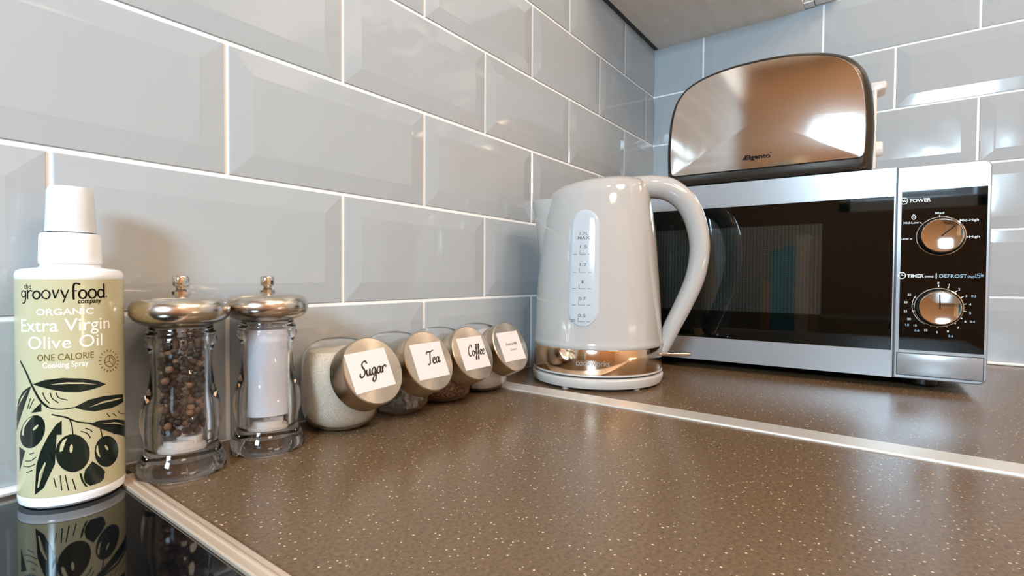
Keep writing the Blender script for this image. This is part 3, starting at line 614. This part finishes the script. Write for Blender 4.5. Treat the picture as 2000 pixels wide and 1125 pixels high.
# tea bags: small pillow-shaped sachets
M_BAG = mat('tea_bag_paper', '#cfcac4', 0.75); colour_noise(M_BAG, 260, [(0.4, '#8f8a84'), (0.6, '#d8d4cf')], 2)
def pillow(w_, h_, th, n=10):
    bm = NB()
    for s in (1, -1):
        V = [[bm.verts.new(((i / n - .5) * w_, (j / n - .5) * h_, s * th * (max(0, math.sin(PI * i / n) * math.sin(PI * j / n)) ** .5) + .0006 * math.sin(9 * i / n + 5 * j / n))) for j in range(n + 1)] for i in range(n + 1)]
        for i in range(n):
            for j in range(n): bm.faces.new((V[i][j], V[i + 1][j], V[i + 1][j + 1], V[i][j + 1]))
    return fix(bm)
bag0 = None
WHERE = ['flat against the glass at the front', 'leaning at the left side', 'leaning at the right side', 'lying at the back', 'upright behind the lid', 'on top of the others']
BAGS = [((.002, -.016, .0145), (1.25, .15, .25)), ((-.014, -.003, .0155), (1.35, .3, 1.1)), ((.014, -.004, .0155), (1.3, -.3, -1.0)), ((.0, .011, .018), (1.4, .1, .1)), ((.004, .002, .036), (.9, .3, .5)), ((-.005, .010, .050), (.5, .2, .3))]
for k, (lo, ro) in enumerate(BAGS):
    if bag0 is None: o = bag0 = obj('tea_bag', pillow(.021, .019, .0028), M_BAG, None, 60)
    else: o = bag0.copy(); COL.objects.link(o)
    o.location = (JARS[1] + lo[0], -0.0375 + lo[1], lo[2]); o.rotation_euler = ro
    tag(o, 'pale tea bag inside the Tea jar, ' + WHERE[k], 'tea bag', 'tea bags in the jar')

# ------------------------------------------------------------------ kettle
t = thing('kettle', 'cream gloss kettle with a steel band standing in front of the microwave', 'kettle', (-0.480, -0.116, 0), math.radians(-62.9))
KP = [(.0796, .0475), (.0803, .0490), (.0803, .0520), (.0798, .0535), (.0795, .0560), (.0788, .0720), (.0780, .0915), (.0757, .1250), (.0732, .1565), (.0712, .1800), (.0683, .2030), (.0650, .2210), (.0620, .2330), (.0590, .2405), (.0540, .2452), (.0460, .2484), (.0300, .2506), (.0, .2512)]
def krad(z):
    for (r0, z0), (r1, z1) in zip(KP[:-1], KP[1:]):
        if z0 <= z <= z1: return r0 + (r1 - r0) * (z - z0) / (z1 - z0)
    return KP[0][0]
def kshear(v):
    k = min(max((v.z - .19) / .06, 0), 1); k = k * k * (3 - 2 * k); v.z += (.115 * v.x - .0015) * k
    return v
bm = NB(); lathe(bm, KP + [], 128)
lathe(bm, [(.0796, .0475), (0, .0475)], 128)
for v in bm.verts: kshear(v.co)
fix(bm); kb = obj('body', bm, M_KET, t, 40)
# spout: a beak opposite the handle
bm = NB(); rings = []
for z, ex in ((.135, -.002), (.155, .0005), (.175, .0045), (.195, .0095), (.212, .0150), (.2225, .0192), (.2262, .0200)):
    R0 = krad(z); half = math.radians(27); ring = []
    for k in range(13):
        u = k / 12 * 2 - 1; a = PI + u * half; rr = R0 - .001 + (ex + .001) * max(0, 1 - abs(u) ** 1.5)
        zz = z - (0.004 * (1 - abs(u)) if z > .2255 else 0) * 0 
        ring.append(bm.verts.new((rr * math.cos(a), rr * math.sin(a), zz)))
    for k in range(13):
        u = k / 12 * 2 - 1; a = PI - u * half; ring.append(bm.verts.new(((R0 - .004) * math.cos(a), (R0 - .004) * math.sin(a), z)))
    rings.append(ring)
for a, b in zip(rings[:-1], rings[1:]):
    for k in range(26): bm.faces.new((a[k], a[(k + 1) % 26], b[(k + 1) % 26], b[k]))
bm.faces.new(rings[0]); bm.faces.new(rings[-1]); fix(bm)
obj('spout', bm, M_KET, t, 45)
# handle
HP = [(.040, .2415), (.0655, .2425), (.085, .2390), (.101, .2285), (.113, .2120), (.1205, .1900), (.1235, .1635), (.1185, .1300), (.1050, .0960), (.0915, .0680), (.0835, .0480), (.0800, .0360)]
HT = [.028, .0285, .0285, .027, .026, .0248, .024, .0232, .022, .0205, .0180, .0120]
HW = [.036, .034, .031, .030, .029, .028, .028, .027, .026, .024, .021, .015]
path = catmull([(a, 0, b) for a, b in HP], 8); m_ = len(path)
def interp(L, i):
    f = i / (m_ - 1) * (len(L) - 1); k = min(int(f), len(L) - 2); return L[k] + (L[k + 1] - L[k]) * (f - k)
bm = NB(); sweep(bm, path, [interp(HW, i) for i in range(m_)], [interp(HT, i) for i in range(m_)], (0, 1, 0), 28); fix(bm)
obj('handle', bm, M_KET, t, 50)
# steel band, base, feet, switch
bm = NB(); lathe(bm, [(.0780, .0190), (.0793, .0190), (.0796, .0196), (.0796, .0468), (.0793, .0474), (.0780, .0474)], 128, closed=True); fix(bm)
band = obj('steel_band', bm, mat('warm_tinted_steel_band', '#dfc9b0', 0.1, 1.0), t, 30)  # warm tint in the steel stands in for orange reflections
bm = NB(); lathe(bm, [(0, .0165), (.0775, .0165), (.0798, .0170), (.0803, .0178), (.0800, .0189), (0, .0189)], 128); fix(bm)
obj('lower_rim', bm, M_KBASE, t, 30)
bm = NB(); lathe(bm, [(0, .0028), (.0770, .0028), (.0790, .0034), (.0812, .0090), (.0813, .0128), (.0800, .0145), (.0780, .0150), (0, .0150)], 128); fix(bm)
base = obj('power_base', bm, M_KBASE, t, 30)
bm = NB(); lathe(bm, [(0, .0151), (.0750, .0151), (.0750, .0164), (0, .0164)], 64); fix(bm); obj('dark_gap', bm, M_BLACK, t, 30)
for a in (30, 100, 170, 240, 310):
    bm = NB(); lathe(bm, [(0, 0), (.0045, 0), (.0048, .0027), (0, .0027)], 20, Matrix.Translation((.070 * math.cos(math.radians(a)), .070 * math.sin(math.radians(a)), 0))); fix(bm)
    obj('foot', bm, M_KBASE, base, 30)
bm = NB(); box(bm, .078, .1150, -.008, .008, .0330, .0368, .0016, 3)
for v in bm.verts:
    if v.co.x > .095: v.co.y *= 1 - .75 * ((v.co.x - .095) / .020) ** 2
obj('switch_lever', bm, M_CHROME, t, 50)
# water gauge: a clear capsule on the side facing the room
def ksurf(u, z, off):
    r = krad(z) + off; a = -PI / 2 + u / krad(z); return Vector((r * math.cos(a), r * math.sin(a), z))
ZG0, ZG1, GH = .0735, .2070, .0192
GU = -0.0165
def gw(z, h=GH):
    if z < ZG0 + h: return math.sqrt(max(h * h - (ZG0 + h - z) ** 2, 0))
    if z > ZG1 - h: return math.sqrt(max(h * h - (z - ZG1 + h) ** 2, 0))
    return h
def gauge(bm, shrink, lift, taper=.0035):
    rows = []; N = 60
    for i in range(N + 1):
        tt = i / N; z = ZG0 + shrink + (ZG1 - ZG0 - 2 * shrink) * (0.5 - 0.5 * math.cos(PI * tt))
        z_ = ZG0 + (z - ZG0 - shrink) * (ZG1 - ZG0) / (ZG1 - ZG0 - 2 * shrink)
        h = gw(z_) * (GH - shrink) / GH
        c = GU + .0020 * (z - ZG0) / (ZG1 - ZG0)
        h *= 1 - .10 * (z - ZG0) / (ZG1 - ZG0)
        row = []
        for k in range(17):
            u = k / 16 * 2 - 1; e = min(1, (1 - abs(u)) * 5) * min(1, 6 * min(tt, 1 - tt)); e = math.sqrt(max(e, 0))
            row.append(bm.verts.new(ksurf(c + u * h, z, lift * e - .0006 * (1 - e))))
        rows.append(row)
    for a, b in zip(rows[:-1], rows[1:]):
        for k in range(16): bm.faces.new((a[k], a[k + 1], b[k + 1], b[k]))
    up_faces(bm, lambda c: Vector((c.x, c.y, 0)))
    return bm
M_GAUGE = mat('frosted_gauge_plastic', '#b4b8bb', 0.1, Coat_Weight=0.2, Coat_Roughness=0.02)
bm = gauge(NB(), 0.0, .0016); bmesh.ops.remove_doubles(bm, verts=bm.verts, dist=1e-7)
gg = obj('water_gauge', bm, M_GAUGE, t, 60)
bm = NB()
M_GREYINK = mat('grey_ink', '#55585a', 0.5)
for s, z, w_, cap in (('1.7L', .1775, .0095, .0032), ('MAX', .1725, .0135, .0034), ('1.5', .1625, .0080, .0034), ('1.2', .1420, .0075, .0034), ('1', .1225, .0020, .0034), ('0.7', .1035, .0085, .0034), ('0.5', .0845, .0085, .0034)):
    text_bm(bm, s, GU - .0005, z, w=w_, cap=cap, centre=True, bold=.01)
for z in (.1555, .1350, .1165, .0980, .0795):
    for x0, x1 in ((-.0125, -.0080), (.0050, .0090)):
        ribbon(bm, [(GU + x0, z), (GU + x1, z)], .0006, False)
    ribbon(bm, [(GU - .0045, z), (GU + .0030, z)], .0005, False); ribbon(bm, [(GU - .0045, z), (GU - .0045, z + .005)], .0005, False)
ribbon(bm, [(GU - .0125, .0810), (GU - .0080, .0810)], .0006, False)
carry(bm, lambda a, z: ksurf(a + .0020 * (z - ZG0) / (ZG1 - ZG0), z, .00172)); up_faces(bm, lambda c: Vector((c.x, c.y, 0)))
obj('gauge_marks', bm, M_GREYINK, gg)
bm = NB(); text_bm(bm, 'cookworks', -.0235, .0295, w=.038, cap=.0066, bold=.004); slice_x(bm, -.03, .03, .003)
carry(bm, lambda a, z: (.07975 * math.sin(a / .0796), -.07975 * math.cos(a / .0796), z)); up_faces(bm, lambda c: Vector((c.x, c.y, 0)))
obj('band_lettering', bm, mat('etched_grey', '#8f8983', 0.5, 0.3), band)

# ------------------------------------------------------------------ microwave
# local frame: x to the right along the front, y into the depth, z up; the front plane is y = 0
MW, ZB, ZT = 0.2225, 0.013, 0.2607
t = thing('microwave', 'silver microwave with black glass door and two dials on the dark worktop', 'microwave', (-0.3168, -0.2799, 0), math.radians(-87.41))
def front(bm): return up_faces(bm, (0, -1, 0))
def put(y): return lambda x, z: (x, y, z)
XS = 0.1390                                               # seam between door and control panel
M_CASE = mat('grey_metal_case', '#b9bcc0', 0.35, 0.6)
obj('casing', box(NB(), -MW + .003, MW - .003, .0305, .285, ZB + .004, ZT - .003, .004), M_CASE, t)
# door: frame, glass, perforated screen
bm = NB(); yf = 0.0
WX0, WX1, WZ0_, WZ1_ = -.196, .1372, .0450, .2276
box(bm, -MW, XS - .0006, yf, .030, WZ1_, ZT, .0); box(bm, -MW, XS - .0006, yf, .030, ZB, WZ0_, .0); box(bm, -MW, WX0, yf, .030, WZ0_, WZ1_); box(bm, WX1, XS - .0006, yf, .030, WZ0_, WZ1_)
door = obj('door', fix(bm), M_SILVER, t)
bm = NB(); box(bm, WX0, WX1, .0008, .026, WZ0_, WZ1_)
gl = obj('door_glass', bm, M_MGLASS, door)
M_MESH = mat('perforated_screen', '#1a1f1d', 0.05, Specular_IOR_Level=0.75)
tc = nd(M_MESH, 'ShaderNodeTexCoord'); sx_ = nd(M_MESH, 'ShaderNodeSeparateXYZ'); lk(M_MESH, tc.outputs['Object'], sx_.inputs[0])
def cell(sock, pitch):
    d_ = nd(M_MESH, 'ShaderNodeMath', operation='DIVIDE'); lk(M_MESH, sock, d_.inputs[0]); d_.inputs[1].default_value = pitch
    f_ = nd(M_MESH, 'ShaderNodeMath', operation='FRACT'); lk(M_MESH, d_.outputs[0], f_.inputs[0])
    s_ = nd(M_MESH, 'ShaderNodeMath', operation='SUBTRACT'); lk(M_MESH, f_.outputs[0], s_.inputs[0]); s_.inputs[1].default_value = .5
    q_ = nd(M_MESH, 'ShaderNodeMath', operation='POWER'); lk(M_MESH, s_.outputs[0], q_.inputs[0]); q_.inputs[1].default_value = 2.0; return q_
c1, c2 = cell(sx_.outputs[0], .0042), cell(sx_.outputs[2], .0024)
ad = nd(M_MESH, 'ShaderNodeMath', operation='ADD'); lk(M_MESH, c1.outputs[0], ad.inputs[0]); lk(M_MESH, c2.outputs[0], ad.inputs[1])
ls = nd(M_MESH, 'ShaderNodeMath', operation='LESS_THAN'); lk(M_MESH, ad.outputs[0], ls.inputs[0]); ls.inputs[1].default_value = .07
mx = nd(M_MESH, 'ShaderNodeMix', data_type='RGBA'); lk(M_MESH, ls.outputs[0], mx.inputs['Factor']); mx.inputs['A'].default_value = lin('#222826'); mx.inputs['B'].default_value = lin('#050606')
lk(M_MESH, mx.outputs['Result'], bsdf(M_MESH).inputs['Base Color'])
bm = NB(); box(bm, -.172, .0650, .00055, .00079, .0840, .1990)
obj('screen', bm, M_MESH, door)
# control panel
bm = NB()
PX0, PX1, PZ0, PZ1 = .1442, .2192, .0470, .2320
def panel_frame(bm):
    x0, x1, r = XS + .0006, MW, .008
    def arc(cx, cz, a0, a1, rr): return [(cx + rr * math.cos(math.radians(a0 + (a1 - a0) * k / 6)), cz + rr * math.sin(math.radians(a0 + (a1 - a0) * k / 6))) for k in range(7)]
    out = [(x0, ZB)] + arc(x1 - r, ZB + r, -90, 0, r) + arc(x1 - r, ZT - r, 0, 90, r) + [(x0, ZT)]
    inn = [(x0 + .0012, ZB + .0012)] + arc(x1 - r, ZB + r, -90, 0, r - .0014) + arc(x1 - r, ZT - r, 0, 90, r - .0014) + [(x0 + .0012, ZT - .0012)]
    A = [bm.verts.new((x, .0014, z)) for x, z in out]; B = [bm.verts.new((x, .030, z)) for x, z in out]; C_ = [bm.verts.new((x, 0, z)) for x, z in inn]
    n = len(out)
    for k in range(n):
        bm.faces.new((A[k], A[(k + 1) % n], B[(k + 1) % n], B[k])); bm.faces.new((A[k], A[(k + 1) % n], C_[(k + 1) % n], C_[k]))
    bm.faces.new(C_); bm.faces.new(B)
    return fix(bm)
pan = obj('control_panel', panel_frame(bm), M_SILVER, t, 25)
bm = NB(); box(bm, PX0, PX1, -.0004, .001, PZ0, PZ1); face = obj('black_face', bm, M_MGLASS, pan)
# release button under the face, with its dark gap
bm = NB(); box(bm, .1422, .2197, -.0003, .001, .0168, .0435); bt_gap = obj('button_gap', bm, M_DARK, pan)
bm = NB(); box(bm, .1430, .2189, -.0012, .0008, .0176, .0427, .0008); obj('release_button', bm, M_SILVER, pan, 30)
bm = NB(); box(bm, XS - .0006, XS + .0006, .0015, .028, ZB + .001, ZT - .001); obj('seam', bm, M_BLACK, t)
# dials
M_DIALF = mat('mirror_dial', '#d8d2cc', 0.06, 1.0)
def dial(x, z, ang):
    T_ = Matrix.Translation((x, -.0005, z)) @ Matrix.Rotation(PI / 2, 4, 'X')
    bm = NB(); lathe(bm, [(0, 0), (.0218, 0), (.0218, .0012), (.0207, .0022), (.0200, .0035), (.0193, .0140), (.0186, .0150), (0, .0150)], 64, T_); fix(bm)
    d = obj('dial', bm, M_BLACK, t, 30)
    bm = NB(); lathe(bm, [(.0213, .0013), (.0221, .0013), (.0221, .0020), (.0213, .0024)], 64, T_, closed=True); fix(bm); obj('chrome_ring', bm, M_CHROME, d, 30)
    bm = NB(); lathe(bm, [(0, .01505), (.0184, .01505), (.0186, .0157), (.0180, .0163), (.0172, .0160), (0, .0160)], 64, T_); fix(bm); f = obj('mirror_face', bm, M_DIALF, d, 30)
    bm = NB(); c, s = math.cos(ang), math.sin(ang)
    ribbon(bm, [(x - .001 * c, z - .001 * s), (x + .0150 * c, z + .0150 * s)], .0012, False)
    carry(bm, put(-.01665)); front(bm); obj('pointer', bm, M_INK, f)
dial(.1800, .1785, math.radians(44)); dial(.1795, .0975, math.radians(92))
# printing on the black face
bm = NB()
def pt(s, x, z, cap, w=None, bold=.012, centre=False, mi=0): text_bm(bm, s, x, z, w=w, cap=cap, bold=bold, centre=centre, mi=mi)
pt('POWER', .1518, .2188, .0038, .0190, .02)
disc(bm, .1462, .2209, .0040, 24, .0033)
ribbon(bm, [(.1437, .2207), (.1447, .2218), (.1457, .2200), (.1467, .2218), (.1477, .2200), (.1488, .2212)], .0006)
carry(bm, put(-.00048)); front(bm); obj('power_heading', bm, M_PRINT, face); bm = NB()
pt('Med', .1788, .2038, .0024, .0078, .012, True); ribbon(bm, [(.1788, .2026), (.1789, .2004)], .0008, False)
pt('Mid-High', .1962, .1942, .0025, .0160); ribbon(bm, [(.1937, .1935), (.1956, .1952)], .0010, False)
pt('High', .2045, .1757, .0025, .0088); ribbon(bm, [(.2012, .1768), (.2036, .1769)], .0010, False)
pt('Mid-Low', .1464, .1940, .0024, .0140); ribbon(bm, [(.1612, .1952), (.1630, .1940)], .0008, False)
pt('Low', .1440, .1756, .0024, .0075); ribbon(bm, [(.1525, .1763), (.1548, .1764)], .0007, False)
ribbon(bm, [(.1556, .2046), (.1538, .2018), (.1545, .1996), (.1556, .1990), (.1568, .1996), (.1575, .2018), (.1556, .2046)], .0007); ribbon(bm, [(.1550, .2008), (.1556, .2020), (.1563, .2008)], .0006)
carry(bm, put(-.00048)); front(bm); obj('power_scale', bm, M_PRINT, face); bm = NB()
disc(bm, .1458, .1338, .0039, 24, .0030); ribbon(bm, [(.1458, .1362), (.1458, .1338), (.1476, .1338)], .0006, False)
pt('TIMER', .1506, .1315, .0036, .0155, .02); pt('(mins)', .1668, .1318, .0022, .0078, .008)
ribbon(bm, [(.1771, .1364), (.1771, .1304)], .0010, False)
carry(bm, put(-.00048)); front(bm); obj('timer_heading', bm, M_PRINT, face); bm = NB()
for s, x, z in (('0', .1791, .1240), ('1', .1885, .1222), ('2', .1972, .1173), ('3', .2034, .1099), ('4', .2067, .1008), ('5', .2069, .0910), ('6', .2031, .0815), ('7', .1972, .0740), ('8', .1884, .0696), ('9', .1789, .0678), ('10', .1690, .0696), ('15', .1592, .0745), ('20', .1534, .0818), ('25', .1499, .0908), ('30', .1499, .1012), ('35', .1532, .1101)):
    pt(s, x, z, .0024, None, .010, True)
for k in range(10):
    a = math.radians(90 - 20 * k - (1 if k else 0)); cx, cz = .1795, .0985
    ribbon(bm, [(cx + .0222 * math.cos(a), cz + .0222 * math.sin(a)), (cx + .0245 * math.cos(a), cz + .0245 * math.sin(a))], .0008, False)
for k in range(6):
    a = math.radians(255 - 20 * k); cx, cz = .1795, .0985
    ribbon(bm, [(cx + .0222 * math.cos(a), cz + .0222 * math.sin(a)), (cx + .0240 * math.cos(a), cz + .0240 * math.sin(a))], .0006, False)
ribbon(bm, [(.1795 + .0236 * math.cos(math.radians(a)), .0985 + .0236 * math.sin(math.radians(a))) for a in range(150, 241, 10)], .0004)
carry(bm, put(-.00048)); front(bm); obj('timer_scale', bm, M_PRINT, face)
bm = NB()
pt('DEFROST', .1799, .1315, .0036, .0236, .004); pt('(kg)', .2041, .1317, .0022, .0058, .004)
ribbon(bm, [(.2108, .1358), (.2108, .1316), (.2140, .1316), (.2140, .1340), (.2120, .1340), (.2120, .1358), (.2155, .1358)], .0006, False)
for a in range(3): ribbon(bm, [(.2160 + .0016 * math.cos(a * PI / 3), .1338 + .0016 * math.sin(a * PI / 3)), (.2160 - .0016 * math.cos(a * PI / 3), .1338 - .0016 * math.sin(a * PI / 3))], .0004, False)
carry(bm, put(-.00048)); front(bm); obj('defrost_heading', bm, M_BLUEPRINT, face); bm = NB()
for s, x, z in (('0.2', .2096, .1099), ('0.4', .2090, .0815), ('0.6', .1909, .0644), ('0.8', .1608, .0687), ('1.0', .1518, .0749)):
    pt(s, x, z, .0024, None, .004, True); carry(bm, put(-.00048)); front(bm); obj('weight_number', bm, M_BLUEPRINT, face); bm = NB()
bm.free()
for x in (-.19, .17):
    for y in (.045, .25):
        bm = NB(); lathe(bm, [(0, 0), (.013, 0), (.015, .003), (.015, .0168), (0, .0168)], 24, Matrix.Translation((x, y, 0))); fix(bm); obj('foot', bm, M_BLACK, t, 30)
obj('underside', box(NB(), -MW + .006, MW - .006, .004, .28, ZB + .0005, ZB + .0035), M_BLACK, t)

# ------------------------------------------------------------------ toaster on the microwave
t = thing('toaster', 'domed steel toaster with dark rim standing on the microwave', 'toaster', (-0.3168, -0.2799, ZT - .0032 + .0003), math.radians(-87.41))
CX = -.0185; Z0 = ZT - .0032
OUT = [(x * 1.022, z * 1.058 - .0006) for x, z in [(.1325, .0290), (.1335, .0500), (.1338, .0720), (.1325, .0950), (.1295, .1180), (.1235, .1385), (.1150, .1520), (.1030, .1630), (.0850, .1715), (.0620, .1775), (.0330, .1815), (0, .1828)]]
def outline(inset, zlow):
    top = catmull([(a, b, 0) for a, b in OUT], 5)
    pts = [(p.x, p.y) for p in top]; res = []
    for i, (x, z) in enumerate(pts):
        a = Vector(pts[max(i - 1, 0)]); b = Vector(pts[min(i + 1, len(pts) - 1)]); tt = (b - a).normalized(); n = Vector((tt.y, -tt.x))
        if i == len(pts) - 1: n = Vector((0, 1))
        res.append((x - n.x * inset, z - n.y * inset))
    res[0] = (res[0][0], zlow)
    c = .006
    low = [(res[0][0] - c, zlow), (res[0][0] - c * .35, zlow + c * .3), (res[0][0], zlow + c)]
    right = low + [(p[0], max(p[1], zlow + c + .0012 * (k + 1))) for k, p in enumerate(res[1:])]
    return [(CX + x, z) for x, z in right] + [(CX - x, z) for x, z in right[::-1][1:]]
def loft(loops, cap0=True, cap1=True):
    bm = NB(); R = [[bm.verts.new((x, y, z)) for x, z in lp] for y, lp in loops]; n = len(R[0])
    for a, b in zip(R[:-1], R[1:]):
        for k in range(n): bm.faces.new((a[k], a[(k + 1) % n], b[(k + 1) % n], b[k]))
    if cap0: bm.faces.new(R[0])
    if cap1: bm.faces.new(R[-1])
    return fix(bm)
M_RIM = mat('dark_bronze_rim', '#3b342d', 0.25, 0.6)
body = obj('body', loft([(.0625, outline(.0105, .022)), (.0640, outline(.0070, .0185)), (.0690, outline(.0025, .0150)), (.0760, outline(0, .014)), (.2050, outline(0, .014)), (.2140, outline(.004, .018)), (.2170, outline(.012, .026))]), M_RIM, t, 50)
# front panel: slightly domed polished sheet
PO = outline(.0095, .0310)
def dome(po, y0, bulge, sgn):
    bm = NB(); n = len(po); cz = .100; cx = CX
    rings = []
    for s in (1.0, .992, .97, .93, .86, .76, .64, .5, .34, .17):
        yy = y0 - sgn * bulge * (1 - s ** 2.2) - sgn * (.0012 if s < .995 else 0)
        rings.append([bm.verts.new((cx + (x - cx) * s, yy, cz + (z - cz) * s)) for x, z in po])
    for a, b in zip(rings[:-1], rings[1:]):
        for k in range(n): bm.faces.new((a[k], a[(k + 1) % n], b[(k + 1) % n], b[k]))
    c = bm.verts.new((cx, y0 - sgn * (bulge + .0012), cz))
    for k in range(n): bm.faces.new((rings[-1][k], rings[-1][(k + 1) % n], c))
    bk = [bm.verts.new((x, y0 + sgn * .004, z)) for x, z in po]
    for k in range(n): bm.faces.new((rings[0][k], rings[0][(k + 1) % n], bk[(k + 1) % n], bk[k]))
    bm.faces.new(bk)
    return fix(bm)
M_TOAST = mat('polished_toaster_steel', '#dad2ca', 0.09, 1.0, Anisotropic=0.3); noise_bump(M_TOAST, 300, 0.03, 0.0004, (0.1, 0.1, 6))
fp = obj('front_panel', dome(PO, .0590, .0050, 1), M_TOAST, t, 40)
obj('rear_panel', dome(PO, .2205, .004, -1), M_TOAST, t, 40)
bm = NB(); text_bm(bm, 'Elgento', CX - .0020 - .0155, .0440, w=.0330, cap=.0058, bold=.012)
ribbon(bm, [(CX - .0200, .0462), (CX - .0172, .0462)], .0010, False); ribbon(bm, [(CX - .0210, .0445), (CX - .0172, .0445)], .0010, False)
disc(bm, CX + .0165, .0500, .0007, 10)
carry(bm, put(.0590 - .0012 - .0050)); front(bm)
# lay the lettering on the domed sheet
def dome_y(x, z):
    # radial position of a point between centre and outline
    best = 0.0; cz = .100
    a = math.atan2(z - cz, x - CX)
    for px, pz in PO:
        d = abs((math.atan2(pz - cz, px - CX) - a + PI) % (2 * PI) - PI)
        if best == 0 or d < best[0]: best = (d, math.hypot(px - CX, pz - cz))
    s = min(math.hypot(x - CX, z - cz) / best[1], 1); return .0590 - .0012 - .0050 * (1 - s ** 2.2)
for v in bm.verts: v.co.y = dome_y(v.co.x, v.co.z) - .0005
obj('brand_lettering', bm, M_INK, fp)
bm = NB(); box(bm, CX - .1290, CX + .1300, .0660, .2120, .0035, .0158, .003, 3)
obj('base', bm, M_BLACK, t, 40)
for sx in (-1, 1):
    for y in (.085, .195):
        bm = NB(); lathe(bm, [(0, 0), (.008, 0), (.009, .0036), (0, .0036)], 20, Matrix.Translation((CX + sx * .11, y, 0))); fix(bm); obj('foot', bm, M_BLACK, t, 30)
M_END = mat('pale_end_cap', '#d9cfc6', 0.3)
bm = NB(); box(bm, CX + .1330, CX + .1392, .0950, .1900, .0200, .1280, .003, 3); ec = obj('end_cap', bm, M_END, t, 40)
bm = NB(); box(bm, CX + .1310, CX + .1500, .1180, .1560, .1300, .1450, .003, 3)
for v in bm.verts:
    if v.co.x > CX + .14 and v.co.z < .137: v.co.z += .004
obj('lever', bm, M_END, t, 40)
bm = NB(); lathe(bm, [(0, 0), (.0105, 0), (.0100, .0065), (.0085, .0080), (0, .0080)], 32, Matrix.Translation((CX + .1393, .1250, .0530)) @ Matrix.Rotation(PI / 2, 4, 'Y')); fix(bm)
obj('browning_knob', bm, M_END, t, 40)
for y in (.110, .165):
    bm = NB(); box(bm, CX - .075, CX + .075, y - .012, y + .012, .1770, .1832); obj('slot', bm, M_BLACK, t)
